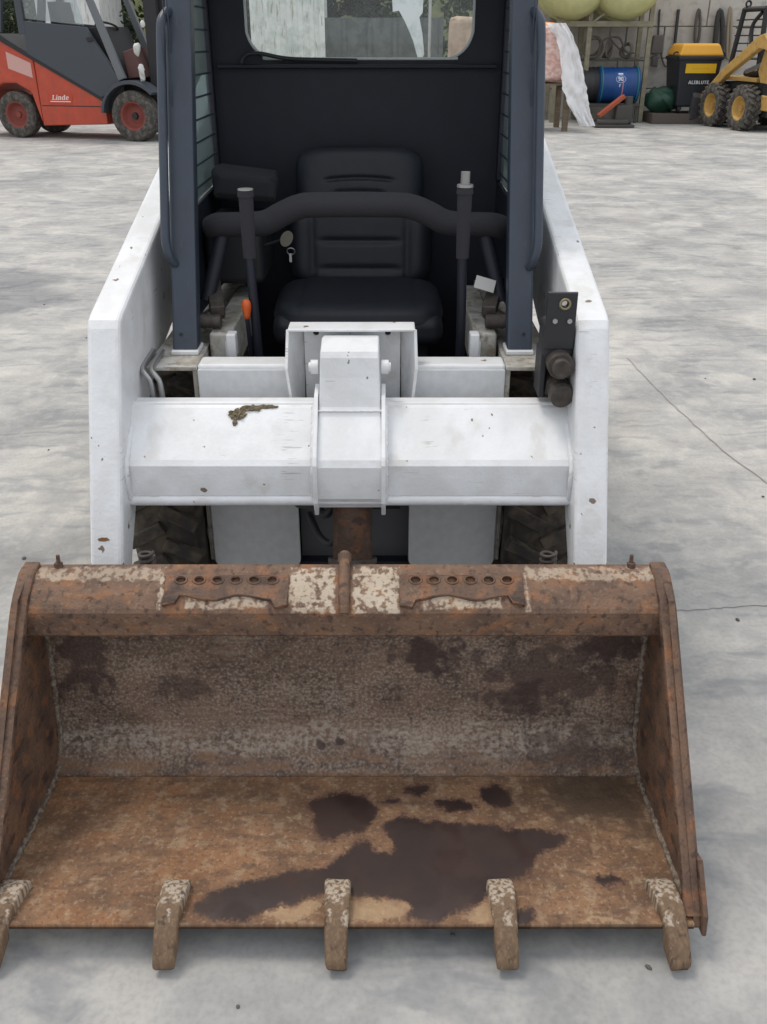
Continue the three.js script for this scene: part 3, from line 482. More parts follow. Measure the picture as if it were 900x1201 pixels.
// wheels
{
  const R = 0.35, W = 0.19;
  const prof = [[0.2, -W / 2 + 0.02], [0.23, -W / 2 + 0.004], [0.29, -W / 2], [0.322, -W / 2 + 0.012], [0.332, -W / 2 + 0.03], [0.335, 0], [0.332, W / 2 - 0.03], [0.322, W / 2 - 0.012], [0.29, W / 2], [0.23, W / 2 - 0.004], [0.2, W / 2 - 0.02]];
  const tyre = new THREE.LatheGeometry(prof.map(([r, y]) => new THREE.Vector2(r, y)), 48); tyre.rotateZ(Math.PI / 2);
  const lugs = []; for (let k = 0; k < 22; k++) for (const s of [-1, 1]) { const g = new RoundedBoxGeometry(0.105, 0.026, 0.036, 1, 0.004); g.rotateY(s * 0.5); g.translate(s * 0.045, R - 0.016, 0); g.rotateX((k + (s > 0 ? 0.5 : 0)) / 22 * Math.PI * 2); lugs.push(g); }
  const rimG = new THREE.LatheGeometry([[0.02, 0.03], [0.1, 0.03], [0.12, 0.05], [0.19, 0.05], [0.2, 0.075], [0.21, 0.075], [0.21, -0.075], [0.2, -0.075]].map(([r, y]) => new THREE.Vector2(r, y)), 32); rimG.rotateZ(Math.PI / 2);
  const tg = clean(tyre), lg = join(lugs), rg = clean(rimG);
  for (const s of [-1, 1]) for (const d of [2.46, 3.32]) {
    const w = part('wheel', loader); w.position.set(s * 0.497, R - 0.004, -d);
    for (const [n, g, m] of [['tyre', tg, rubberMud], ['tread_lugs', lg, rubberMud], ['rim', rg, dirtyWhite]]) { const o = new THREE.Mesh(g, m); o.name = n; o.castShadow = o.receiveShadow = true; if (s < 0) o.rotation.y = Math.PI; w.add(o); }
  }
}
// hydraulic couplers and pipes by the arms
{
  const c = part('hydraulic_coupler_block', loader);
  mesh('mounting_plate', extZ((() => { const s = shapeOf([[0.448, 0.87], [0.448, 1.0], [0.515, 1.0], [0.515, 0.87]]), p = new THREE.Path(); p.absellipse(0.487, 0.975, 0.009, 0.009, 0, Math.PI * 2, true); s.holes.push(p); return s; })(), 2.05, 0.012, 0.002), blackPlastic, c);
  mesh('fitting', [new THREE.TorusGeometry(0.011, 0.003, 8, 20).translate(0.487, 0.975, -2.048)], M({ color: L(0.3, 0.25, 0.15), metalness: 0.7, roughness: 0.5 }), c);
  for (const x of [0.467, 0.5]) mesh('bolt', rod(V(x, 0.937, 2.053), V(x, 0.937, 2.043), 0.006, 0.006, 6), steel, c);
  mesh('coupler_body', box(0.445, 0.52, 0.845, 0.93, 2.055, 2.13, 0.014), blackPlastic, c);
  mesh('coupler', [rod(V(0.485, 0.845, 2.12), V(0.485, 0.838, 2.02), 0.03, 0.03, 24), rod(V(0.485, 0.838, 2.022), V(0.485, 0.837, 2.006), 0.023, 0.02, 24)], oldSteel, c);
  mesh('coupler', [rod(V(0.478, 0.79, 2.16), V(0.492, 0.768, 2.03), 0.025, 0.025, 20), rod(V(0.492, 0.768, 2.035), V(0.4935, 0.766, 2.018), 0.029, 0.027, 20), rod(V(0.486, 0.778, 2.09), V(0.489, 0.773, 2.06), 0.031, 0.031, 6)], oldSteel, c);
  mesh('bracket', box(0.445, 0.458, 0.75, 0.86, 2.06, 2.14, 0.003), blackPlastic, c);
  const h = part('hydraulic_pipe_pair', loader);
  for (const o of [0, 0.022]) mesh('pipe', tube([V(-0.512 + o, 0.79, 2.3), V(-0.512 + o, 0.782, 2.18), V(-0.497 + o, 0.765, 2.16), V(-0.49 + o, 0.74, 2.16), V(-0.49 + o, 0.6, 2.17)], 0.007), steel, h);
}
// cab
{
  const cab = part('cab', loader);
  const P = (t, off = 0) => [2.3 + 0.31 * t + off, 0.79 + 0.8 * t];        // along the leaning front post
  for (const s of [-1, 1]) {
    const x0 = s > 0 ? 0.399 : -0.463, x1 = s > 0 ? 0.463 : -0.399;
    mesh('front_post', extX([P(0), P(1.3), P(1.3, 0.055), P(0, 0.055)], x0, x1, 0.006, 2), slate, cab);
    const xo = s * 0.452, hx = s * 0.468, a = s < 0 ? 0.26 : 0.25;
    const Q = (x, t, o) => { const [d, h] = P(t, o); return V(x, h, d); };
    mesh('grab_handle', tube([Q(xo, a - 0.005, 0.0), Q(s * 0.461, a + 0.02, -0.02), Q(hx, a + 0.07, -0.03), Q(hx, a + 0.2, -0.03), Q(hx, 0.6, -0.03), Q(hx, 0.88, -0.03), Q(s * 0.466, 0.94, -0.028), Q(s * 0.458, 0.965, -0.01), Q(xo, 0.97, 0.01)], 0.0115, 60, 10, 0.35), slate, cab);
    mesh('side_panel', extX([P(0.02, 0.05), P(0.36, 0.05), [3.16, 1.1], [3.16, 0.79]], s > 0 ? 0.444 : -0.455, s > 0 ? 0.455 : -0.444), darkPaint, cab);
    mesh('rear_post', box(s > 0 ? 0.44 : -0.462, s > 0 ? 0.462 : -0.44, 1.1, 1.83, 3.1, 3.16, 0.006), darkPaint, cab);
    const pane = mesh('side_window', extX([P(0.38, 0.06), P(1.28, 0.06), [3.08, 1.81], [3.08, 1.1]], s > 0 ? 0.452 : -0.455, s > 0 ? 0.455 : -0.452), new THREE.MeshPhysicalMaterial({ color: L(0.56, 0.64, 0.64), transmission: 0.85, roughness: 0.3, thickness: 0 }), cab);
    for (let k = 0; k < 12; k++) { const h = 1.13 + k * 0.057, t = (h - 0.79) / 0.8; mesh('screen_bar', beam(V(s * 0.446, h, P(t)[0] + 0.05), V(s * 0.446, h, 3.09), 0.005, 0.005), slate, cab); }
    const wires = []; for (let k = 0; k < 13; k++) { const d = 2.52 + k * 0.046; wires.push(new THREE.BoxGeometry(0.002, 0.0025, 0.004).scale(1, (1.8 - Math.max(1.11, 0.79 + 0.8 * (d - 2.36) / 0.31)) / 0.0025, 1).translate(s * 0.449, (1.8 + Math.max(1.11, 0.79 + 0.8 * (d - 2.36) / 0.31)) / 2, -d)); }
    mesh('screen_wires', wires, slate, cab).userData.kind = 'stuff';
    const lv = []; for (let k = 0; k < 12; k++) { const [d, h] = P(0.42 + 0.015 * k * 1.2, 0.066); lv.push(box(s > 0 ? 0.405 : -0.425, s > 0 ? 0.425 : -0.405, h, h + 0.006, d, d + 0.02, 0.002)); }
    mesh('ribbed_hose_grommet', lv, oldSteel, cab);
    for (const t of [0.05, 0.055].slice(0, 1)) { const [d, h] = P(t, -0.002); mesh('rivet', rod(V(s * 0.44, h, d), V(s * 0.44, h, d - 0.004), 0.004, 0.004, 8), blackPlastic, cab); }
  }
  mesh('roof', [box(-0.48, 0.48, 1.81, 1.87, 2.62, 3.25, 0.02), box(-0.463, 0.463, 1.76, 1.81, 2.68, 2.735, 0.006)], slate, cab);
  // rear wall and window
  const wall = shapeOf([[-0.452, 0.5], [0.452, 0.5], [0.452, 1.82], [-0.452, 1.82]]), win = roundRect(-0.333, 0.35, 1.452, 1.78, 0.085);
  wall.holes.push(new THREE.Path(win.getPoints().reverse()));
  mesh('rear_wall', extZ(wall, 3.13, 0.012), darkPaint, cab);
  mesh('rear_wall_ledge', box(-0.425, 0.425, 1.425, 1.437, 3.105, 3.129, 0.004), darkPaint, cab);
  const dirt = tex(512, 256, (u, v) => mix3([250, 253, 252], [240, 245, 243], ss(0.45, 0.7, fbm(u * 16, v * 8, 6, 8, 801))));
  const dirtR = tex(512, 256, (u, v) => 0.02 + 0.1 * ss(0.5, 0.75, fbm(u * 16, v * 8, 6, 8, 811)), false);
  dirt.repeat.set(1.4, 2.8); dirtR.repeat.set(1.4, 2.8);
  mesh('rear_window', extZ(roundRect(-0.331, 0.348, 1.454, 1.778, 0.084), 3.134, 0.004), new THREE.MeshPhysicalMaterial({ map: dirt, roughnessMap: dirtR, roughness: 1, transmission: 0.98, thickness: 0, ior: 1.45 }), cab);
  mesh('window_seal', tube(roundRect(-0.333, 0.35, 1.452, 1.78, 0.085).getPoints().map((p) => V(p.x, p.y, 3.128)), 0.0045, 160, 6, 0.5, true), M({ color: L(0.6, 0.62, 0.62), roughness: 0.4 }), cab);
  mesh('cable', tube([V(-0.35, 1.44, 3.1), V(-0.335, 1.462, 3.1), V(-0.29, 1.466, 3.1), V(-0.2, 1.452, 3.105), V(0, 1.447, 3.105)], 0.006), blackPlastic, cab);
  mesh('side_pad', jitter(new RoundedBoxGeometry(0.19, 0.085, 0.14, 6, 0.025), 0.03, 14, 3).rotateZ(-0.12).translate(-0.335, 1.115, -2.93), foam, cab);
  mesh('side_box', box(-0.44, -0.27, 0.86, 1.04, 2.72, 2.98, 0.02), blackPlastic, cab);
}
// seat
{
  const pillow = (w, h, t, fn, n = 70) => {
    const v = [], ix = [], e = 4.5;
    for (const f of [1, 0]) for (let j = 0; j <= n; j++) for (let i = 0; i <= n; i++) {
      const u = i / n * 2 - 1, s = j / n * 2 - 1, m = Math.max(Math.abs(u), Math.abs(s)), q = Math.pow(Math.pow(Math.abs(u), e) + Math.pow(Math.abs(s), e), 1 / e) || 1, x = u * m / q, y = s * m / q;
      v.push(x * w / 2, y * h / 2, f ? t * Math.pow(Math.max(0, 1 - Math.pow(m, 9)), 0.5) + fn(x, y) * (1 - Math.pow(m, 6)) : 0);
    }
    const N = n + 1; for (let f = 0; f < 2; f++) for (let j = 0; j < n; j++) for (let i = 0; i < n; i++) { const a = f * N * N + j * N + i; f ? ix.push(a, a + N, a + 1, a + 1, a + N, a + N + 1) : ix.push(a, a + 1, a + N, a + 1, a + N + 1, a + N); }
    const g = new THREE.BufferGeometry(); g.setAttribute('position', new THREE.Float32BufferAttribute(v, 3)); g.setIndex(ix); g.computeVertexNormals(); return g;
  };
  const gr = (x, w) => -Math.exp(-(x * x) / (w * w));
  const seat = part('seat', loader);
  const ga = pillow(0.46, 0.27, 0.085, (x, y) => 0.009 * gr(y - 0.12, 0.07) * ss(0.64, 0.4, Math.abs(x)) + 0.009 * gr(y + 0.5, 0.08) * ss(0.64, 0.4, Math.abs(x)) + 0.007 * gr(Math.abs(x) - 0.64, 0.04) + 0.018 * ss(0.6, 0.9, Math.abs(x)));
  mesh('backrest', ga.rotateX(-0.16).translate(0.006, 0.92, -2.995), vinyl, seat);
  const gb = pillow(0.4, 0.2, 0.075, (x, y) => 0.008 * (-Math.exp(-((y - 0.02 + 0.25 * x * x) ** 2) / 0.004) * ss(0.6, 0.42, Math.abs(x))) + 0.007 * gr(y + 0.38 + 0.2 * x * x, 0.07) * ss(0.45, 0.3, Math.abs(x)));
  mesh('headrest', gb.rotateX(-0.2).translate(0.006, 1.112, -3.035), vinyl, seat);
  const gc = pillow(0.5, 0.36, 0.05, (x, y) => -0.008 * Math.exp(-(x * x + y * y) * 2.5) + 0.004 * gr(Math.abs(x) - 0.68, 0.03));
  mesh('seat_cushion', gc.rotateX(-Math.PI / 2 + 0.06).translate(0.006, 0.79, -2.755), vinyl, seat);
  mesh('cushion_base', box(-0.24, 0.252, 0.71, 0.8, 2.585, 2.93, 0.035), vinyl, seat);
  mesh('seat_pedestal', box(-0.2, 0.212, 0.513, 0.72, 2.66, 2.95, 0.01), blackPlastic, seat);
}
// lap bar, levers, small things
{
  const bar = part('lap_bar', loader), D = 2.55;
  mesh('padded_bar', tube([V(-0.385, 1.05, D + 0.02), V(-0.36, 1.06, D), V(-0.29, 1.062, D), V(-0.235, 1.067, D), V(-0.19, 1.089, D), V(-0.145, 1.107, D), V(-0.1, 1.112, D), V(0.1, 1.112, D), V(0.155, 1.107, D), V(0.2, 1.09, D), V(0.245, 1.068, D), V(0.3, 1.062, D), V(0.37, 1.06, D), V(0.4, 1.05, D + 0.02)], 0.032, 120, 18), foam, bar);
  for (const s of [-1, 1]) mesh('bar_arm', [rod(V(s * 0.355, 1.03, D), V(s * 0.4, 0.87, D - 0.06), 0.019), rod(V(s * 0.36, 1.04, D), V(s * 0.42, 1.02, D + 0.28), 0.02)], darkPaint, bar);
  for (const s of [-1, 1]) {
    const x = s < 0 ? -0.266 : 0.284, lv = part('control_lever', loader), top = s < 0 ? 1.168 : 1.175;
    mesh('lever_shaft', tube([V(x + 0.006, 0.52, 2.46), V(x + 0.004, 0.8, 2.43), V(x, 0.98, 2.42), V(x - s * 0.002, 1.06, 2.42)], 0.0125), darkPaint, lv);
    mesh('lever_grip', [rod(V(x, 1.0, 2.42), V(x, top - 0.015, 2.42), 0.0165, 0.0185, 20), rod(V(x, top - 0.016, 2.42), V(x, top, 2.42), 0.021, 0.02, 20)], foam, lv);
    mesh('grip_cap', s < 0 ? [rod(V(x, top, 2.42), V(x, top + 0.003, 2.42), 0.02, 0.019, 20)] : [rod(V(x, top, 2.42), V(x, top + 0.006, 2.42), 0.021, 0.02, 20), rod(V(x, top + 0.006, 2.42), V(x, top + 0.036, 2.42), 0.0115, 0.0115, 16)], M({ color: L(0.3, 0.3, 0.29), metalness: 0.4, roughness: 0.45 }), lv);
  }
  const kn = part('parking_lever', loader);
  mesh('knob', new THREE.LatheGeometry([[0, 0.052], [0.008, 0.05], [0.0125, 0.042], [0.013, 0.03], [0.009, 0.01], [0.007, 0], [0, 0]].map(([r, y]) => new THREE.Vector2(r, y)), 16).translate(-0.281, 0.845, -2.405), M({ color: L(0.62, 0.11, 0.02), roughness: 0.4 }), kn);
  mesh('stem', rod(V(-0.281, 0.72, 2.44), V(-0.281, 0.85, 2.405), 0.006), darkPaint, kn);
  const key = part('ignition_key', loader);
  mesh('key_fob', new THREE.CylinderGeometry(0.021, 0.021, 0.006, 20).scale(0.8, 1, 1.1).rotateX(1.3).rotateZ(-0.5).translate(-0.195, 1.0, -2.68), M({ color: L(0.14, 0.13, 0.1), roughness: 0.5 }), key);
  mesh('key_ring', [new THREE.TorusGeometry(0.011, 0.002, 6, 18).rotateX(0.4).translate(-0.184, 0.966, -2.675), box(-0.19, -0.182, 0.935, 0.96, 2.675, 2.678, 0.001)], steel, key);
  mesh('key_blade', rod(V(-0.26, 0.975, 2.71), V(-0.205, 0.997, 2.685), 0.005), darkPaint, key);
  mesh('paper_tag', new THREE.BoxGeometry(0.055, 0.034, 0.0015).rotateX(-0.5).rotateZ(-0.28).translate(0.352, 0.92, -2.475), M({ color: L(0.62, 0.62, 0.6), roughness: 0.8 }), loader);
}

// ---------- the forklift behind, on the left ----------
function wheelParts(parent, name, [x, h, z], R, W, rimMat, tyreMat, hubMat) {
  const w = part(name, parent); w.position.set(x, h, z);
  const r = R * 0.58;
  mesh('tyre', new THREE.LatheGeometry([[r, -W / 2 + 0.02], [r + 0.03, -W / 2], [R * 0.86, -W / 2], [R * 0.97, -W / 2 + 0.02], [R, -W / 2 + 0.05], [R, W / 2 - 0.05], [R * 0.97, W / 2 - 0.02], [R * 0.86, W / 2], [r + 0.03, W / 2], [r, W / 2 - 0.02]].map(([a, b]) => new THREE.Vector2(a, b)), 40).rotateX(Math.PI / 2), tyreMat, w);
  mesh('rim', new THREE.LatheGeometry([[0, W * 0.1], [R * 0.2, W * 0.1], [R * 0.3, W * 0.02], [R * 0.45, W * 0.05], [R * 0.5, W * 0.36], [r, W * 0.42], [r + 0.01, W * 0.34], [r, -W * 0.4], [0, -W * 0.4]].reverse().map(([a, b]) => new THREE.Vector2(a, b)), 32).rotateX(Math.PI / 2), rimMat, w);
  mesh('hub', [new THREE.CylinderGeometry(R * 0.13, R * 0.16, W * 0.25, 16).rotateX(Math.PI / 2).translate(0, 0, W * 0.12)], hubMat, w);
  return w;
}
const faded = (a, b, s) => tile(tex(256, 256, (u, v) => mix3(mix3(a, b, fbm(u * 6, v * 6, 5, 6, s)), [120, 96, 84], 0.4 * ss(0.55, 0.8, fbm(u * 16, v * 16, 6, 16, s + 7)))), 1.3);
{
  const [fx, fd] = atHeight(162, 166, 0), [bx, bd] = atHeight(18, 162, 0);
  const fl = thing('forklift', 'red forklift with enclosed dark grey cab parked in the yard', 'forklift', [fx, 0, fd + 0.1]);
  fl.rotation.y = Math.atan2(bd - fd, fx - bx) * -1;
  const s = 0.0142, F = (px, py) => [(px - 162) * 0.01585, (164.5 - py) * s];   // side view drawn in metres: forward x, up y
  const red = M({ map: faded([196, 82, 56], [176, 68, 48], 901), roughness: 0.5 }), grey = M({ color: L(0.055, 0.065, 0.078), roughness: 0.5 }), blk = M({ color: L(0.02, 0.02, 0.022), roughness: 0.6 });
  const glass = new THREE.MeshPhysicalMaterial({ color: L(0.82, 0.86, 0.86), transmission: 0.9, roughness: 0.06, thickness: 0 });
  const rimR = M({ map: faded([150, 76, 66], [122, 62, 54], 911), roughness: 0.7 });
  const ext = (pts, z0, z1, b = 0.02) => { const g = new THREE.ExtrudeGeometry(pts instanceof THREE.Shape ? pts : shapeOf(pts.map(([a, c]) => F(a, c))), { depth: z1 - z0 - 2 * b, bevelEnabled: b > 0, bevelThickness: b, bevelSize: b, bevelOffset: -b, bevelSegments: 2, curveSegments: 12 }); g.translate(0, 0, z0 + b); return g; };
  const Z = 0.62;
  for (const z of [0, -1.24]) wheelParts(fl, 'wheel', [0, 27.5 * s, z], 27.5 * s, 0.3, rimR, rubber, blk), wheelParts(fl, 'wheel', [-2.28, 26 * s, z ? -1.1 : -0.1], 26 * s, 0.26, rimR, rubber, rimR);
  const cw = mesh('counterweight', ext([[-45, 52], [-52, 70], [-52, 125], [-40, 146], [-20, 146], [-17, 128], [-8, 112], [8, 104], [24, 104], [40, 113], [48, 128], [50, 149], [49, 74], [10, 55], [0, 53]], -1.25, 0.02, 0.03), red, fl);
  const bp = mesh('body_panel', ext([[50.6, 75], [50.6, 150], [128, 147], [128, 123]], -1.2, 0.03, 0.015), red, fl);
  mesh('panel_line', ext([[52, 127.2], [127, 127.2], [127, 128.2], [52, 128.2]], 0.028, 0.033, 0), blk, bp);
  mesh('vent_panel', ext([[18, 70], [46, 82], [46, 98], [18, 88]], 0.018, 0.026, 0), M({ color: L(0.62, 0.36, 0.32), roughness: 0.7 }), cw);
  { const c = document.createElement('canvas'); c.width = 256; c.height = 96; const k = c.getContext('2d'); k.fillStyle = '#bd4630'; k.fillRect(0, 0, 256, 96); k.fillStyle = '#e8dcd6'; k.font = 'italic bold 62px serif'; k.textAlign = 'center'; k.fillText('Linde', 128, 58); k.fillRect(20, 70, 216, 8);
    const t = new THREE.CanvasTexture(c); t.colorSpace = THREE.SRGBColorSpace; const a = F(61, 125.5), b = F(90, 114.5), g = new THREE.PlaneGeometry(b[0] - a[0], b[1] - a[1]); g.translate((a[0] + b[0]) / 2, (a[1] + b[1]) / 2, 0.036); keepUV('lettering', g, M({ map: t, roughness: 0.6 }), bp); }
  mesh('cab_sill', ext([[-2, 52], [12, 51], [128, 119], [128, 123], [10, 57]], -1.22, 0.05, 0.01), blk, fl);
  const door = mesh('door', ext([[45, 38], [45, 72], [126, 118], [150, 100], [117, 45]], -0.02, 0.06, 0.01), grey, fl);
  mesh('door_window', ext([[48, -40], [48, 36], [115, 43], [98, -40]], 0.02, 0.028, 0), glass, door);
  mesh('door_handle', ext([[117, 56], [125, 54], [127, 58], [119, 60]], 0.06, 0.085, 0.004), blk, door);
  for (const z of [0.02, -1.2]) {
    mesh('rear_pillar', ext([[28, -45], [36, -45], [18, 50], [9, 50]], z - 0.03, z + 0.04, 0.01), grey, fl);
    mesh('middle_pillar', ext([[39, -45], [47, -45], [47, 52], [39, 52]], z - 0.03, z + 0.045, 0.01), grey, fl);
    mesh('front_pillar', ext([[101, -45], [107, -45], [156, 97], [148, 100]], z - 0.03, z + 0.045, 0.01), M({ color: L(0.15, 0.16, 0.17), roughness: 0.5 }), fl);
  }
  mesh('cab_roof', ext([[24, -52], [110, -52], [110, -42], [26, -42]], -1.24, 0.08, 0.02), grey, fl);
  mesh('cab_floor', ext([[45, 72], [126, 118], [150, 103], [150, 118], [128, 130], [50, 130]], -1.18, -0.03, 0.01), blk, fl);
  mesh('steering_wheel', new THREE.TorusGeometry(0.18, 0.018, 8, 24).rotateX(1.2).translate(F(118, 44)[0], F(118, 44)[1], -0.6), blk, fl);
  mesh('far_door', ext([[45, 38], [45, 72], [126, 118], [150, 100], [117, 45]], -1.22, -1.16, 0.01), grey, fl);
  mesh('dashboard', ext([[108, 46], [126, 44], [146, 98], [118, 98]], -1.1, -0.1, 0.02), blk, fl);
  mesh('driver_seat', [ext([[60, 18], [70, 18], [76, 62], [108, 66], [108, 80], [62, 78]], -0.85, -0.35, 0.04)], blk, fl);
  const fen = []; for (let k = 0; k <= 12; k++) { const a = Math.PI * 0.98 - k / 12 * Math.PI * 0.75; fen.push([162 + 35 * Math.cos(a), 136 - 37 * Math.sin(a)]); } for (let k = 12; k >= 0; k--) { const a = Math.PI * 0.98 - k / 12 * Math.PI * 0.75; fen.push([162 + 32 * Math.cos(a), 136 - 33 * Math.sin(a)]); }
  for (const z of [-0.17, -1.4]) mesh('mudguard', ext(fen, z, z + 0.34, 0.005), grey, fl);
  mesh('bonnet_cowl', ext([[150, 70], [163, 66], [172, 96], [154, 98]], -1.1, -0.1, 0.02), M({ color: L(0.12, 0.055, 0.05), roughness: 0.7 }), fl);
  const mast = part('mast', fl);
  for (const z of [-0.25, -0.95]) { mesh('mast_channel', ext([[176, -50], [190, -50], [190, 156], [176, 156]], z - 0.06, z + 0.06, 0.008), blk, mast); mesh('inner_channel', ext([[186, -50], [197, -50], [197, 158], [186, 158]], z - 0.16, z - 0.07, 0.008), blk, mast); }
  for (const y of [20, 90, 150]) mesh('mast_crosspiece', ext([[180, y], [188, y], [188, y + 9], [180, y + 9]], -0.9, -0.3, 0.004), blk, mast);
  mesh('lift_cylinder', new THREE.CylinderGeometry(0.05, 0.05, 2.6, 16).translate(F(172, 60)[0], 1.5, -0.45), blk, mast);
  mesh('carriage', ext([[197, 110], [202, 110], [202, 150], [197, 150]], -1.1, -0.1, 0.006), blk, mast);
  for (const z of [-0.35, -0.85]) mesh('fork', ext([[202, 112], [205, 112], [206, 160], [280, 162], [280, 164], [202, 164]], z - 0.06, z + 0.06, 0.004), blk, mast);
  mesh('work_lamp', [new THREE.SphereGeometry(0.055, 16, 10).scale(0.6, 1, 1).translate(F(182, 42)[0], F(182, 42)[1], 0.05)], M({ color: L(0.6, 0.6, 0.58), roughness: 0.3 }), fl);
  for (const [px, py, w, h, k] of [[172, 67, 3.5, 7, 1], [174, 92, 3, 9, 2]]) mesh('film_wrap', jitter(new THREE.SphereGeometry(1, 20, 14).scale(w * s, h * s, 0.06).translate(...F(px, py), 0.02), 0.09, 7, 30 + k), M({ color: L(0.58, 0.58, 0.56), roughness: 0.55 }), fl);
}

// ---------- block wall and everything along it ----------
const WALL_D = 21.7;
{
  const wall = thing('block_wall', 'grey wall of large concrete blocks with straps hung on it', 'wall', [0, 0, 0]);
  const mats = [0, 1, 2, 3].map((k) => M({ map: tile(tex(256, 256, (u, v) => mix3(mix3([206 - 6 * k, 202 - 6 * k, 193 - 5 * k], [182, 178, 170], fbm(u * 8, v * 8, 6, 8, 950 + k * 9)), [150, 145, 136], 0.5 * ss(0.5, 0.8, fbm(u * 8, v * 8, 6, 8, 990 + k)))), 1.7), roughness: 0.92 }));
  const bh = 0.59;
  for (let r = 0; r < 6; r++) for (let k = 0; k < 7; k++) { const x = 2.4 + k * 1.78 + (r % 2) * 0.86; mesh('block', box(x, x + 1.765, r * bh, r * bh + bh - 0.012, WALL_D + rr(-0.012, 0.012), WALL_D + 0.6, 0.022), mats[Math.floor(rnd() * 4)], wall); }
}
const onWall = (px, py, d = WALL_D - 0.04) => V(...atDistance(px, py, d), d);
{
  const strapM = [M({ color: L(0.05, 0.05, 0.05), roughness: 0.8 }), M({ color: L(0.11, 0.1, 0.09), roughness: 0.8 })];
  const loopOf = (px, y0, y1, w, r, m, label, cat) => { const P = []; for (let k = 0; k < 16; k++) { const a = k / 16 * Math.PI * 2, lean = (Math.sin(a) + 1) / 2; P.push(onWall(px - 3 * (1 - lean) + w * Math.cos(a) * (1 - 0.35 * lean), (y0 + y1) / 2 - (y1 - y0) / 2 * Math.sin(a), WALL_D - 0.06 - r)); } tag(mesh('lifting_sling', tube(P, r, 60, 6, 0.5, true), m, scene), label, cat); };
  tag(mesh('steel_bar', beam(onWall(796, 11), onWall(790, 66), 0.07, 0.05), strapM[0], scene), 'straight dark steel bar leaning on the block wall behind the bin', 'bar');
  loopOf(820, 11, 52, 3.2, 0.03, strapM[1], 'narrow grey lifting sling hung on the wall above the yellow lid', 'sling');
  loopOf(845, 12, 72, 5, 0.05, strapM[0], 'wide black lifting sling hung on the wall beside the bin', 'sling');
  loopOf(857, 8, 70, 2.4, 0.03, M({ color: L(0.32, 0.27, 0.2), roughness: 0.9 }), 'pale tan rope sling hung on the wall behind the small loader', 'sling');
  const ch = thing('chain_hoist', 'dark chain hoist hanging on the block wall', 'hoist');
  mesh('chain', beam(onWall(774, 11), onWall(772, 42), 0.035, 0.035), strapM[0], ch);
  mesh('hoist_body', [jitter(new RoundedBoxGeometry(0.22, 0.34, 0.12, 3, 0.03), 0.05, 6, 2).translate(...onWall(771, 52, WALL_D - 0.1).toArray()), jitter(new RoundedBoxGeometry(0.14, 0.2, 0.1, 3, 0.03), 0.04, 6, 3).translate(...onWall(768, 72, WALL_D - 0.1).toArray())], M({ color: L(0.12, 0.11, 0.1), roughness: 0.7 }), ch);
  mesh('hand_chain', tube([onWall(774, 48), onWall(776, 66), onWall(781, 78), onWall(787, 68), onWall(788, 55)], 0.018, 30, 6), strapM[1], ch);
}
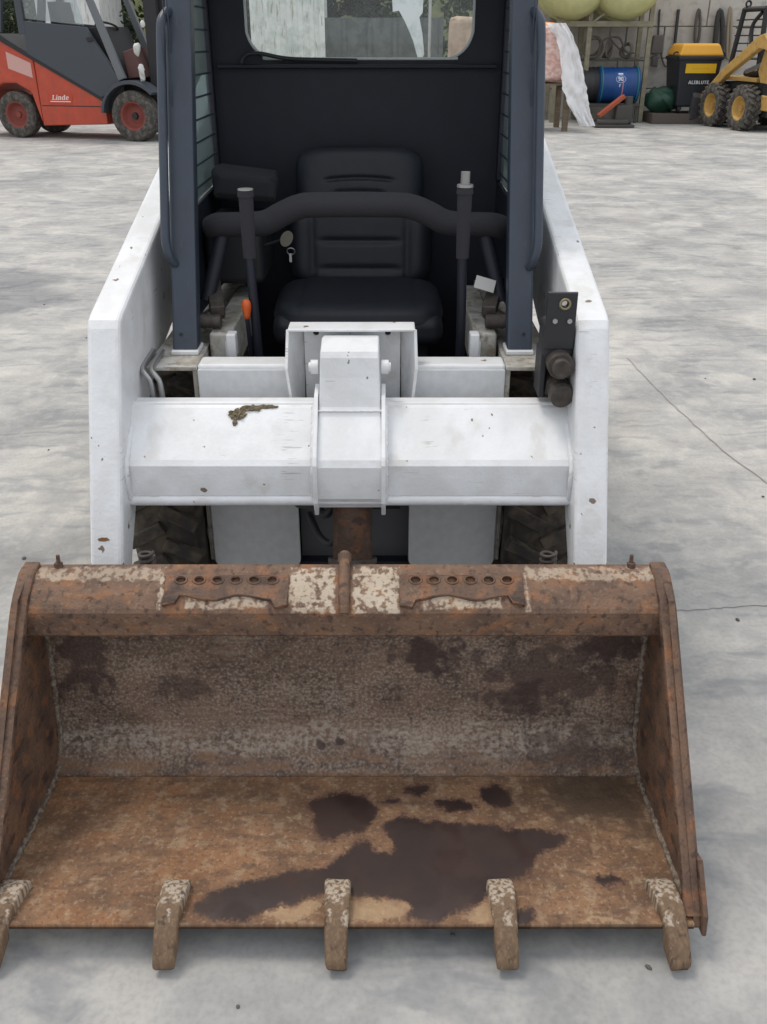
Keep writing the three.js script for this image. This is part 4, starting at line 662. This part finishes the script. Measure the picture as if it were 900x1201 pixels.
// tank rack
{
  const D = 20.6, X = (px) => atDistance(px, 80, D)[0], Hh = (py) => atDistance(700, py, D)[1];
  const rk = thing('tank_rack', 'tall pale steel rack with clutter shelf and work bench by the wall', 'rack');
  const st = M({ map: tile(tex(128, 128, (u, v) => mix3([158, 154, 132], [118, 112, 94], fbm(u * 6, v * 9, 5, 0, 1011))), 1.2), roughness: 0.7 }), dk = M({ color: L(0.07, 0.068, 0.062), roughness: 0.8 });
  for (const px of [652, 688, 758]) for (const d of [D, D + 0.8]) mesh('upright', box(X(px) - 0.045, X(px) + 0.045, 0, Hh(-40), d, d + 0.08, 0.006), st, rk);
  for (const [py, d] of [[28, D - 0.01], [28, D + 0.81]]) mesh('rail', box(X(650), X(760), Hh(py) - 0.05, Hh(py) + 0.05, d - 0.03, d + 0.05, 0.006), st, rk);
  mesh('shelf', box(X(684), X(756), Hh(70) - 0.03, Hh(70), D + 0.09, D + 0.78, 0.006), dk, rk);
  mesh('bench', box(X(682), X(752), Hh(121) - 0.05, Hh(121), D - 0.25, D + 0.78, 0.006), dk, rk);
  for (const px of [684, 749]) mesh('bench_leg', box(X(px) - 0.03, X(px) + 0.03, 0, Hh(121) - 0.05, D - 0.22, D - 0.16, 0.004), dk, rk);
  mesh('rack_brace', [beam(V(X(688), Hh(28), D - 0.03), V(X(712), Hh(8), D - 0.03), 0.04, 0.04)], st, rk);
  mesh('pipe', tube([V(X(712), Hh(25), D), V(X(713), Hh(45), D), V(X(730), Hh(58), D + 0.1), V(X(731), Hh(30), D)], 0.018, 30, 6), dk, rk);
  mesh('pipe', tube([V(X(700), Hh(66), D), V(X(704), Hh(48), D), V(X(722), Hh(44), D), V(X(732), Hh(60), D), V(X(742), Hh(62), D)], 0.022, 40, 6), dk, rk);
  const tankM = M({ map: tile(tex(256, 256, (u, v) => mix3([206, 206, 150], [182, 182, 126], fbm(u * 5, v * 5, 5, 5, 1021))), 1.5), roughness: 0.55 });
  [[665, 0.66, 'yellow green storage tank next to the wrapped sack'], [726, 0.68, 'yellow green storage tank above the blue drum']].forEach(([px, r, label]) => {
    const t = thing('storage_tank', label, 'tank', [X(px), Hh(24) + r + 0.012, D + 0.5], 0, 'tanks on the rack');
    mesh('tank_shell', new THREE.LatheGeometry([[0.001, -0.95], [r * 0.5, -0.92], [r * 0.85, -0.8], [r, -0.62], [r, 0.3], [r * 0.85, 0.38], [0.001, 0.4]].map(([a, b]) => new THREE.Vector2(a, b)), 40).rotateX(-Math.PI / 2), tankM, t);
    mesh('tank_band', new THREE.TorusGeometry(r + 0.006, 0.02, 6, 48).translate(0, 0, 0.2), tankM, t);
  });
  const clutter = M({ color: L(0.16, 0.14, 0.12), roughness: 0.8 });
  [[697, 'coil'], [716, 'coil'], [738, 'coil']].forEach(([px], k) => {
    const c = tag(mesh('hose_coil', [0, 1, 2].map((q) => new THREE.TorusGeometry(0.19 - 0.03 * k, 0.025, 7, 28).rotateX(0.25 * q).rotateY(0.2 * q + k).translate(X(px), Hh(70) + 0.2 - 0.03 * k + 0.02, -(D + 0.3 + 0.05 * q))), clutter, scene), ['large dark hose coil on the rack shelf by the upright', 'middle sized dark hose coil in the rack shelf centre', 'small dark hose coil on the shelf above the blue drum'][k], 'hose');
  });
  // drums
  const R = 0.335, bz = D - 0.02 + 0.1;
  const dr = thing('blue_drum', 'blue drum lying on its side on the bench with white lettering', 'drum', [X(727), Hh(121) + R, bz]);
  const bl = M({ map: tile(tex(256, 256, (u, v) => mix3([28, 82, 150], [20, 62, 120], fbm(u * 5, v * 5, 5, 5, 1041))), 0.9), roughness: 0.4 });
  const drum = (len) => new THREE.LatheGeometry([[0.001, 0], [R - 0.03, 0], [R, 0.01], [R, 0.03], [R - 0.012, 0.04], [R - 0.012, len * 0.33], [R, len * 0.345], [R - 0.012, len * 0.36], [R - 0.012, len * 0.64], [R, len * 0.655], [R - 0.012, len * 0.67], [R - 0.012, len - 0.04], [R, len - 0.03], [R, len - 0.01], [R - 0.03, len], [0.001, len]].map(([a, b]) => new THREE.Vector2(a, b)), 40).rotateZ(-Math.PI / 2).translate(-len / 2, 0, 0);
  mesh('drum_body', drum(0.82), bl, dr);
  for (const x of [-0.36, 0.36]) mesh('drum_hoop', new THREE.TorusGeometry(R + 0.002, 0.016, 6, 40).rotateY(Math.PI / 2).translate(x, 0, 0), M({ color: L(0.03, 0.22, 0.25), roughness: 0.4 }), dr);
  { const c = document.createElement('canvas'); c.width = 128; c.height = 256; const k = c.getContext('2d'); k.fillStyle = '#184e90'; k.fillRect(0, 0, 128, 256); k.fillStyle = '#e6ebf2'; k.textAlign = 'center'; k.fillRect(36, 14, 52, 16); k.font = 'bold 52px sans-serif'; k.fillText('90', 62, 88); k.lineWidth = 4; k.strokeStyle = '#c8d4e6'; k.beginPath(); k.ellipse(64, 72, 50, 32, 0, 0, 7); k.stroke(); k.font = 'bold 34px sans-serif'; k.fillText('F', 56, 140); k.fillStyle = '#d0888c'; k.fillRect(84, 60, 10, 180);
    const t = new THREE.CanvasTexture(c); t.colorSpace = THREE.SRGBColorSpace; 
    // turn the printed band to face the yard
    const band = new THREE.BufferGeometry(), v = [], w = [], ix = []; for (let i = 0; i <= 16; i++) { const a = -0.85 + 1.7 * i / 16; for (const x of [-0.12, 0.12]) { v.push(x, (R - 0.006) * Math.sin(a), (R - 0.006) * Math.cos(a)); w.push((x + 0.12) / 0.24, i / 16); } if (i) ix.push(2 * i - 2, 2 * i - 1, 2 * i, 2 * i, 2 * i - 1, 2 * i + 1); }
    band.setAttribute('position', new THREE.Float32BufferAttribute(v, 3)); band.setAttribute('uv', new THREE.Float32BufferAttribute(w, 2)); band.setIndex(ix); band.computeVertexNormals(); keepUV('printed_label', band, M({ map: t, roughness: 0.45 }), dr); }
  const kd = thing('black_drum', 'black drum end lying beside the blue drum', 'drum', [X(695), Hh(121) + R, bz + 0.1]); mesh('drum_body', drum(0.34), M({ color: L(0.03, 0.031, 0.035), roughness: 0.5 }), kd);
  // orange tool under the bench
  const oz = 19.45, [ox] = atDistance(716, 145, oz), cut = thing('plate_compactor', 'small machine with orange sloping handle on the ground below blue drum', 'machine', [ox, 0, oz]);
  mesh('handle_guard', [beam(new THREE.Vector3(-0.26, 0.2, 0.05), new THREE.Vector3(0.2, 0.56, 0.05), 0.2, 0.07)], M({ color: L(0.36, 0.075, 0.03), roughness: 0.6 }), cut);
  mesh('base_plate', [new RoundedBoxGeometry(0.75, 0.06, 0.45, 1, 0.02).translate(0.05, 0.03, 0)], dk, cut);
  mesh('engine', [jitter(new RoundedBoxGeometry(0.34, 0.36, 0.36, 2, 0.05), 0.06, 4, 3).translate(0.22, 0.24, -0.05), new THREE.CylinderGeometry(0.08, 0.08, 0.3, 12).translate(0.3, 0.4, 0.05)], dk, cut);
  mesh('axle', rod(new THREE.Vector3(-0.3, 0.1, 0.15), new THREE.Vector3(0.3, 0.1, 0.15), 0.05), dk, cut);
}
// wrapped sack on pallet stack
{
  const D = 18.4, X = (px, py = 60) => atDistance(px, py, D)[0], Hh = (py) => atDistance(645, py, D)[1];
  const pal = thing('pallet_stand', 'wooden pallet stand below the wrapped pink sack', 'pallet', [X(638), 0, D + 0.55]);
  const wood = M({ map: tile(tex(128, 128, (u, v) => mix3([132, 118, 98], [96, 84, 70], fbm(u * 3, v * 20, 4, 0, 1101))), 0.8), roughness: 0.9 });
  for (let k = 0; k < 6; k++) mesh('slat', box(-0.55, 0.55, 0.78, 0.805, -0.5 + k * 0.18, -0.37 + k * 0.18, 0.004), wood, pal);
  for (const x of [-0.5, 0, 0.5]) { mesh('bearer', box(x - 0.045, x + 0.045, 0.69, 0.778, -0.5, 0.53, 0.004), wood, pal); for (const z of [-0.45, 0.45]) mesh('leg', box(x - 0.05, x + 0.05, 0, 0.688, z - 0.05, z + 0.05, 0.004), wood, pal); }
  const sk = thing('wrapped_sack', 'pale pink sack with orange top wrapped in clear film', 'sack', [X(636), 0.806, D + 0.55]);
  const h = Hh(27) - 0.806;
  mesh('sack_body', jitter(new RoundedBoxGeometry(0.98, h - 0.1, 0.9, 8, 0.12), 0.16, 2.4, 5).translate(0, h / 2 - 0.02, 0), M({ map: tile(tex(256, 256, (u, v) => mix3([226, 204, 196], [206, 158, 146], ss(0.3, 0.7, fbm(u * 4, v * 6, 5, 4, 1111)))), 1), roughness: 0.5 }), sk);
  mesh('sack_top', jitter(new THREE.SphereGeometry(0.4, 24, 14).scale(1, 0.32, 0.9), 0.1, 4, 6).translate(0.02, h - 0.1, 0), M({ color: L(0.72, 0.3, 0.12), roughness: 0.5 }), sk);
  const film = thing('plastic_film', 'long white plastic film trailing from the sack to the ground', 'plastic film', [0, 0, 0]);
  const path = [[652, 27, 12], [662, 42, 10], [668, 62, 11], [671, 82, 13], [674, 102, 14], [677, 118, 13], [683, 134, 10], [690, 148, 9]], v = [], ix = [], n = 14, m = 60;
  for (let j = 0; j <= m; j++) { const t = j / m * (path.length - 1), i = Math.min(path.length - 2, Math.floor(t)), f = t - i, q = path[i].map((a, k) => a + (path[i + 1][k] - a) * f), d = D - 0.02 - 0.1 * (j / m); for (let k = 0; k <= n; k++) { const [x, hh] = atDistance(q[0] + q[2] * (k / n * 2 - 1) * (0.8 + 0.4 * fbm(j * 0.2, k > n / 2 ? 1 : 7, 3, 0, 1121)), q[1], d); v.push(x, Math.max(0.01, hh), -d + 0.16 * (fbm(k * 0.55, j * 0.08, 3, 0, 1125) - 0.5)); } }
  for (let j = 0; j < m; j++) for (let k = 0; k < n; k++) { const a = j * (n + 1) + k; ix.push(a, a + n + 1, a + 1, a + 1, a + n + 1, a + n + 2); }
  const g = new THREE.BufferGeometry(); g.setAttribute('position', new THREE.Float32BufferAttribute(v, 3)); g.setIndex(ix); g.computeVertexNormals();
  mesh('film_sheet', g, new THREE.MeshPhysicalMaterial({ color: L(0.9, 0.9, 0.91), roughness: 0.4, transmission: 0.15, thickness: 0 }), film);
}
// waste bin
{
  const D = 20.2, [x0] = atDistance(791, 122, D), [x1] = atDistance(839, 122, D), top = atDistance(810, 67, D)[1] - 0.19, w = (x1 - x0) / 2, lidH = atDistance(810, 52, D)[1] - top - 0.19;
  const bin = thing('waste_bin', 'black waste bin with yellow lid and yellow label by the wall', 'bin', [(x0 + x1) / 2, 0.19, D + 0.45]);
  const bk = M({ color: L(0.014, 0.017, 0.024), roughness: 0.45 }), ye = M({ color: L(0.72, 0.36, 0.03), roughness: 0.45 });
  const body = new RoundedBoxGeometry(2 * w, top - 0.12, 0.9, 4, 0.05); { const p = body.attributes.position; for (let i = 0; i < p.count; i++) { const t = (p.getY(i) + (top - 0.12) / 2) / (top - 0.12), s = 0.86 + 0.2 * t; p.setX(i, p.getX(i) * s); p.setZ(i, p.getZ(i) * s); } body.computeVertexNormals(); } body.translate(0, (top - 0.12) / 2 + 0.12, 0);
  mesh('bin_body', body, bk, bin);
  mesh('bin_rim', [new RoundedBoxGeometry(2 * w * 1.08, 0.07, 1.0, 2, 0.02).translate(0, top - 0.02, 0)], bk, bin);
  const lid = new RoundedBoxGeometry(2 * w * 1.08, lidH, 0.98, 4, 0.05); { const p = lid.attributes.position; for (let i = 0; i < p.count; i++) { const t = (p.getY(i) + lidH / 2) / lidH, s = 1 - 0.2 * t; p.setX(i, p.getX(i) * s); p.setZ(i, p.getZ(i) * s); } lid.computeVertexNormals(); } lid.translate(0, top + lidH / 2 + 0.016, 0);
  mesh('lid', lid, ye, bin);
  for (const s of [-1, 1]) { mesh('lid_handle', [new THREE.TorusGeometry(0.06, 0.015, 6, 16).translate(s * w * 1.1, top + 0.03, 0.3)], bk, bin); for (const z of [-0.3, 0.3]) mesh('caster', [new THREE.CylinderGeometry(0.08, 0.08, 0.05, 18).rotateZ(Math.PI / 2).translate(s * w * 0.7, 0.08, z), new THREE.BoxGeometry(0.03, 0.07, 0.05).translate(s * w * 0.7 + 0.05, 0.1, z)], bk, bin); }
  const label = (name, y, hh, ww, bg, fg, txt, px, dy) => { const c = document.createElement('canvas'); c.width = 256; c.height = 64; const k = c.getContext('2d'); k.fillStyle = bg; k.fillRect(0, 0, 256, 64); k.fillStyle = fg; k.font = 'bold ' + px + 'px sans-serif'; k.textAlign = 'center'; k.fillText(txt, 128, dy); const t = new THREE.CanvasTexture(c); t.colorSpace = THREE.SRGBColorSpace;
    const f = 0.45 * (0.86 + 0.2 * (y - 0.12) / (top - 0.12)), g = new THREE.BoxGeometry(ww, hh, 0.006).rotateX(0.066).translate(0.02, y, f + 0.008); keepUV(name, g, M({ map: t, roughness: 0.5 }), bin); };
  label('yellow_label', top - 0.2, 0.17, 0.6, '#e2b321', '#b98a1c', '- - - - - -', 40, 44); label('white_lettering', top - 0.45, 0.11, 0.46, '#12151b', '#d4d8de', 'ALIBLUTE', 50, 50);
  const gs = atDistance(778, 128, 20.6), sack = jitter(new THREE.SphereGeometry(0.32, 28, 18).scale(1.15, 0.75, 0.9), 0.22, 3, 9); sack.translate(gs[0] - 0.02, 0.42, -20.7);
  tag(mesh('green_sack', sack, M({ color: L(0.02, 0.07, 0.045), roughness: 0.5 }), scene), 'dark green plastic sack slumped on the timber platform beside the bin', 'sack');
  const [tx] = atDistance(770, 131, 20.5); tag(mesh('timber_platform', box(tx - 0.15, x1 + 0.02, 0.001, 0.189, 20.2, 21.2, 0.01), M({ color: L(0.12, 0.1, 0.085), roughness: 0.9 }), scene), 'low dark timber platform carrying the black bin', 'platform');
}
// small yellow loader
{
  const [ax, ad] = atHeight(868, 153, 0), [bx2, bd2] = atHeight(835, 148, 0);
  const yl = thing('yellow_loader', 'small yellow skid steer loader facing the block wall', 'skid steer loader', [ax, 0, ad], 0);
  yl.rotation.y = Math.atan2(ax - bx2, bd2 - ad);                           // nose away from the yard, rear wheel at the origin; forward = -z, its left side at x = 0
  const wb = Math.hypot(ax - bx2, bd2 - ad);
  const yw = M({ map: faded([200, 162, 92], [178, 142, 80], 1201), roughness: 0.55 }), bk = M({ color: L(0.022, 0.022, 0.024), roughness: 0.6 }), rimY = M({ map: faded([202, 164, 84], [176, 136, 70], 1211), roughness: 0.6 });
  const R = 0.385, Wd = 0.27;
  const lug = []; for (let k = 0; k < 20; k++) for (const s of [-1, 1]) lug.push(new RoundedBoxGeometry(0.13, 0.05, 0.06, 1, 0.008).rotateY(s * 0.5).translate(s * 0.065, R - 0.012, 0).rotateX((k + (s > 0 ? 0.5 : 0)) / 20 * Math.PI * 2));
  const lugG = join(lug);
  for (const x of [0, 1.25]) for (const z of [0, -wb]) { const q = wheelParts(yl, 'wheel', [x, R, z], R - 0.02, Wd, rimY, rubber, yw); q.rotation.y = x ? Math.PI / 2 : -Math.PI / 2; const t = new THREE.Mesh(lugG, rubber); t.name = 'tread_lugs'; t.rotation.y = Math.PI / 2; t.castShadow = t.receiveShadow = true; q.add(t); }
  const P2 = (pts, x0, x1, b = 0.01) => { const g = new THREE.ExtrudeGeometry(shapeOf(pts), { depth: x1 - x0 - 2 * b, bevelEnabled: b > 0, bevelThickness: b, bevelSize: b, bevelOffset: -b, bevelSegments: 2 }); g.translate(0, 0, b); g.rotateY(Math.PI / 2); g.translate(x0, 0, 0); return g; };  // [forward, up]
  mesh('chassis', P2([[-0.5, 0.25], [wb + 0.3, 0.25], [wb + 0.3, 0.8], [0.2, 0.82], [-0.5, 0.82]], 0.17, 1.08, 0.02), bk, yl);
  mesh('side_rail', P2([[-0.1, 0.82], [wb + 0.2, 0.84], [wb + 0.2, 0.9], [-0.1, 0.88]], 0.1, 1.15), yw, yl);
  const rear = mesh('engine_cover', P2([[-0.62, 0.42], [-0.3, 0.42], [-0.28, 1.25], [-0.4, 1.3], [-0.62, 1.1]], 0.14, 1.11, 0.02), bk, yl);
  mesh('rear_bumper', P2([[-0.68, 0.36], [-0.34, 0.36], [-0.34, 0.62], [-0.68, 0.6]], 0.1, 1.15, 0.02), yw, rear);
  for (const x of [-0.02, 1.15]) {
    const a = mesh('lift_arm', P2([[-0.42, 1.52], [-0.3, 1.62], [-0.12, 1.58], [wb * 0.9, 1.02], [wb + 0.62, 0.5], [wb + 0.62, 0.36], [wb + 0.46, 0.4], [wb * 0.75, 0.92], [-0.2, 1.38], [-0.42, 1.36]], x, x + 0.12, 0.015), yw, yl);
    mesh('arm_upright', P2([[-0.5, 0.8], [-0.22, 0.82], [-0.1, 1.0], [-0.26, 1.55], [-0.46, 1.5]], x + 0.13, x + 0.2, 0.01), yw, a);
    mesh('lift_ram', P2([[-0.3, 1.2], [0.35, 1.02], [0.35, 0.96], [-0.3, 1.12]], x + 0.14, x + 0.2, 0.006), steel, a);
  }
  { const c = document.createElement('canvas'); c.width = 128; c.height = 96; const k = c.getContext('2d'); k.fillStyle = '#ece8ea'; k.fillRect(0, 0, 128, 96); k.fillStyle = '#a08a98'; k.font = 'bold 66px sans-serif'; k.textAlign = 'center'; k.fillText('228', 64, 72); const t = new THREE.CanvasTexture(c); t.colorSpace = THREE.SRGBColorSpace; keepUV('number_plate', new THREE.BoxGeometry(0.24, 0.14, 0.008).translate(0.28, 0.96, 0.625), M({ map: t, roughness: 0.5 }), rear); }
  mesh('tail_strip', [new THREE.BoxGeometry(0.8, 0.03, 0.01).translate(0.6, 0.83, 0.626)], M({ color: L(0.35, 0.16, 0.24), roughness: 0.5 }), rear);
  const cage = part('roll_cage', yl), T = 2.02;
  for (const x of [0.2, 1.0]) { mesh('cage_post', rod(new THREE.Vector3(x, 0.85, -wb - 0.05), new THREE.Vector3(x, T, -wb * 0.8), 0.045), bk, cage); mesh('cage_post', rod(new THREE.Vector3(x, 1.1, -0.05), new THREE.Vector3(x, T, -0.1), 0.045), bk, cage); mesh('cage_rail', rod(new THREE.Vector3(x, T, -wb * 0.8), new THREE.Vector3(x, T, -0.1), 0.045), bk, cage); mesh('lifting_eye', new THREE.TorusGeometry(0.05, 0.02, 6, 16).translate(x, T + 0.09, -wb * 0.7), bk, cage); mesh('cage_brace', tube([new THREE.Vector3(x, T - 0.05, -0.2), new THREE.Vector3(x, 1.75, -0.45), new THREE.Vector3(x, 1.4, -0.4)], 0.035), bk, cage); for (let k = 0; k < 6; k++) mesh('cage_bar', rod(new THREE.Vector3(x, 1.2 + 0.13 * k, -wb), new THREE.Vector3(x, 1.2 + 0.13 * k, -0.08), 0.012, 0.012, 6), bk, cage); }
  mesh('cage_roof', [new RoundedBoxGeometry(0.9, 0.05, wb * 0.75, 2, 0.02).translate(0.6, T, -wb * 0.45)], bk, cage);
  mesh('driver_seat', [new RoundedBoxGeometry(0.5, 0.1, 0.45, 2, 0.04).translate(0.6, 0.95, -0.55), new RoundedBoxGeometry(0.48, 0.5, 0.1, 2, 0.04).translate(0.6, 1.25, -0.32)], bk, yl);
  mesh('bucket', P2([[wb + 0.55, 0.1], [wb + 0.5, 0.5], [wb + 0.6, 0.58], [wb + 0.66, 0.2], [wb + 0.8, 0.06], [wb + 1.25, 0.03], [wb + 1.25, 0.01], [wb + 0.7, 0.01]], -0.18, 1.43, 0.006), M({ map: faded([92, 92, 94], [70, 70, 74], 1221), roughness: 0.5, metalness: 0.2 }), yl);
}
// ---------- far left and middle distance ----------
{
  const site = (name, label, px0, px1, d, h, col, depth = 2.2, cat = 'container') => {
    const [x0] = atDistance(px0, 40, d), [x1] = atDistance(px1, 40, d), t = thing(name, label, cat, [(x0 + x1) / 2, 0, d + depth / 2]), w = x1 - x0;
    const mt = M({ map: tile(tex(256, 256, (u, v) => mix3(mix3(col, col.map((c) => c * 0.86), fbm(u * 4, v * 4, 5, 4, 1300)), [130, 116, 100], 0.5 * ss(0.62, 0.78, fbm(u * 20, v * 4, 4, 0, 1305)))), 1.6), roughness: 0.6 });
    const P = []; for (let x = -w / 2; x <= w / 2 - 0.12; x += 0.24) P.push([x, 0], [x + 0.07, 0], [x + 0.1, 0.035], [x + 0.2, 0.035], [x + 0.235, 0]); P.push([w / 2, 0], [w / 2, depth], [-w / 2, depth]);
    const g = new THREE.ExtrudeGeometry(shapeOf(P.map(([x, y]) => [x, y - depth / 2])), { depth: h - 0.3, bevelEnabled: false }); g.rotateX(-Math.PI / 2); g.translate(0, 0.18, 0);
    mesh('wall', g, mt, t); mesh('base_rail', [new THREE.BoxGeometry(w + 0.06, 0.175, depth + 0.06).translate(0, 0.0885, 0)], mt, t); mesh('roof', [new RoundedBoxGeometry(w + 0.1, 0.13, depth + 0.1, 1, 0.02).translate(0, h - 0.055, 0)], mt, t);
    for (const s of [-1, 1]) mesh('corner_post', box(s * w / 2 - 0.06, s * w / 2 + 0.06, 0.178, h - 0.122, depth / 2 - 0.03 - depth, depth / 2 + 0.04 - depth, 0.01), mt, t);
    return t;
  };
  site('site_container', 'white corrugated container beyond the forklift cab', 50, 118, 23.5, 2.7, [232, 234, 232]);
  site('site_container', 'pale container seen through the left of the loader rear window', 298, 378, 22, 2.75, [240, 243, 238]);
  const tk = thing('tipper_body', 'grey steel skip standing next to the pale container', 'skip', [atDistance(450, 40, 23)[0], 0, 23.9]);
  const gs = M({ map: faded([118, 124, 124], [92, 98, 98], 1311), roughness: 0.7 });
  mesh('skip_shell', extX([[-0.9, 0.02], [-1.2, 1.95], [-1.12, 1.95], [-0.84, 0.08], [0.84, 0.08], [1.12, 1.95], [1.2, 1.95], [0.9, 0.02]].reverse(), -1.4, 1.3, 0.01), gs, tk);
  for (const x of [-1.4, -0.9, -0.35, 0.2, 0.75, 1.22]) mesh('skip_rib', extX([[-0.98, 0.1], [-1.24, 1.9], [-1.2, 1.9], [-0.92, 0.1]], x, x + 0.09), gs, tk);
  const ends = [-1.39, 1.27]; for (const x of ends) mesh('skip_end', extX([[-0.89, 0.05], [-1.17, 1.93], [1.17, 1.93], [0.89, 0.05]], x, x + 0.02), gs, tk);
  tag(mesh('standing_tyre', new THREE.TorusGeometry(0.36, 0.1, 12, 40).rotateY(0.5).translate(atDistance(428, 60, 22.2)[0], 1.55, -22.45).translate(0, -1.55 + 0.458, 0), rubber, scene), 'worn tyre standing on the ground against the grey skip', 'tyre');
  // white tarpaulin hung from a post
  const D = 20.8, post = thing('tarpaulin_post', 'white torn tarpaulin hanging from a thin steel post', 'tarpaulin', [0, 0, 0]);
  const T = [[458, -40], [500, -45], [497, 14], [492, 20], [496, 40], [497, 64], [492, 74], [484, 48], [476, 26], [468, 12], [462, 14]].map(([a, b]) => atDistance(a, b, D));
  mesh('tarpaulin_sheet', jitter(extZ(T, D, 0.012), 0.1, 3, 3), M({ color: L(0.74, 0.78, 0.8), roughness: 0.6 }), post);
  const [px] = atDistance(504, 50, D); mesh('post', rod(V(px, 0, D + 0.05), V(px, 3, D + 0.05), 0.03), M({ color: L(0.45, 0.46, 0.46), roughness: 0.6 }), post); mesh('post_arm', rod(V(atDistance(455, 0, D)[0], 2.92, D + 0.05), V(px + 0.1, 2.92, D + 0.05), 0.025), M({ color: L(0.45, 0.46, 0.46), roughness: 0.6 }), post);
  const [gx, gh] = atDistance(546, 22, 19.6); tag(mesh('bulk_bag', jitter(new RoundedBoxGeometry(0.95, gh, 0.9, 8, 0.12), 0.16, 2.2, 12).translate(gx + 0.2, gh / 2 + 0.03, -20.1), M({ map: tile(tex(256, 256, (u, v) => mix3([196, 172, 152], [168, 142, 124], fbm(u * 6, v * 4, 5, 6, 1321))), 1), roughness: 0.9 }), scene), 'beige bulk bag seen through the right of the loader rear window', 'bag');
}
// trees and bank far behind
{
  const leafMats = [[0.05, 0.075, 0.03], [0.075, 0.1, 0.035], [0.035, 0.055, 0.028]].map((c) => new THREE.MeshPhysicalMaterial({ color: L(...c), roughness: 0.85, transmission: 0.25, thickness: 0 }));
  const bark = M({ color: L(0.09, 0.075, 0.06), roughness: 0.95 });
  const tree = (x, d, h, r, mat, label) => {
    const t = thing('tree', label, 'tree', [x, 0, d], 0, 'trees behind the yard');
    mesh('trunk', [tube([new THREE.Vector3(0, 0, 0), new THREE.Vector3(0.1, h * 0.3, 0.05), new THREE.Vector3(-0.05, h * 0.6, 0), new THREE.Vector3(0, h * 0.9, 0)], 0.16, 20, 8), ...Array.from({ length: 7 }, () => { const a = rr(0, 6.28), y = rr(0.25, 0.7) * h; return rod(new THREE.Vector3(0, y, 0), new THREE.Vector3(Math.cos(a) * r * 0.7, y + rr(0.2, 1), Math.sin(a) * r * 0.7), 0.06, 0.02, 6); })], bark, t);
    const pos = [], clumps = Array.from({ length: 46 }, () => { const a = rr(0, 6.28), y = rr(0.08, 1), q = Math.sqrt(rnd()) * r * (1 - 0.35 * Math.abs(y - 0.45)); return [Math.cos(a) * q, y * h, Math.sin(a) * q, rr(0.3, 0.65)]; });
    const a = new THREE.Vector3(), b = new THREE.Vector3();
    for (const [cx, cy, cz, cr] of clumps) for (let k = 0; k < 150; k++) {
      a.set(rr(-1, 1), rr(-1, 1), rr(-1, 1)).normalize().multiplyScalar(cr * Math.cbrt(rnd())); const px = cx + a.x, py = Math.max(0.05, cy + a.y), pz = cz + a.z;
      a.set(rr(-1, 1), rr(-1, 1), rr(-1, 1)).normalize(); b.set(rr(-1, 1), rr(-1, 1), rr(-1, 1)).cross(a).normalize(); const l = rr(0.06, 0.12), w = l * 0.5;
      pos.push(px - a.x * l, py - a.y * l, pz - a.z * l, px + b.x * w, py + b.y * w, pz + b.z * w, px + a.x * l, py + a.y * l, pz + a.z * l, px - a.x * l, py - a.y * l, pz - a.z * l, px + a.x * l, py + a.y * l, pz + a.z * l, px - b.x * w, py - b.y * w, pz - b.z * w);
    }
    const g = new THREE.BufferGeometry(); g.setAttribute('position', new THREE.Float32BufferAttribute(pos, 3)); g.computeVertexNormals(); mesh('crown', g, mat, t);
  };
  const lab = 'leafy green tree in the row behind the yard';
  [[-13.5, 26, 5, 2.4], [-11, 27.5, 4.4, 2.3], [-8.6, 26.5, 5.2, 2.3], [-6, 27.5, 5, 2.4], [-3.6, 27, 5.4, 2.3], [-1.4, 27.5, 4.8, 2.2], [0.9, 27, 5.2, 2.2]].forEach(([x, d, h, r], i) => tree(x, d, h, r, leafMats[i % 3], lab));
  const bank = new THREE.PlaneGeometry(60, 14, 60, 14); bank.rotateX(-Math.PI / 2); { const p = bank.attributes.position; for (let i = 0; i < p.count; i++) { const x = p.getX(i), z = p.getZ(i); p.setY(i, -0.3 + 4.2 * ss(7, -7, z) + 0.9 * fbm(x * 0.4, z * 0.4, 4, 0, 1401)); } bank.translate(-8, 0, -36); bank.computeVertexNormals(); }
  structure(mesh('bank', bank, M({ map: tile(tex(256, 256, (u, v) => mix3([92, 96, 58], [66, 72, 44], fbm(u * 8, v * 8, 5, 8, 1411))), 3), roughness: 0.95 }), scene));
}

renderer.render(scene, camera);
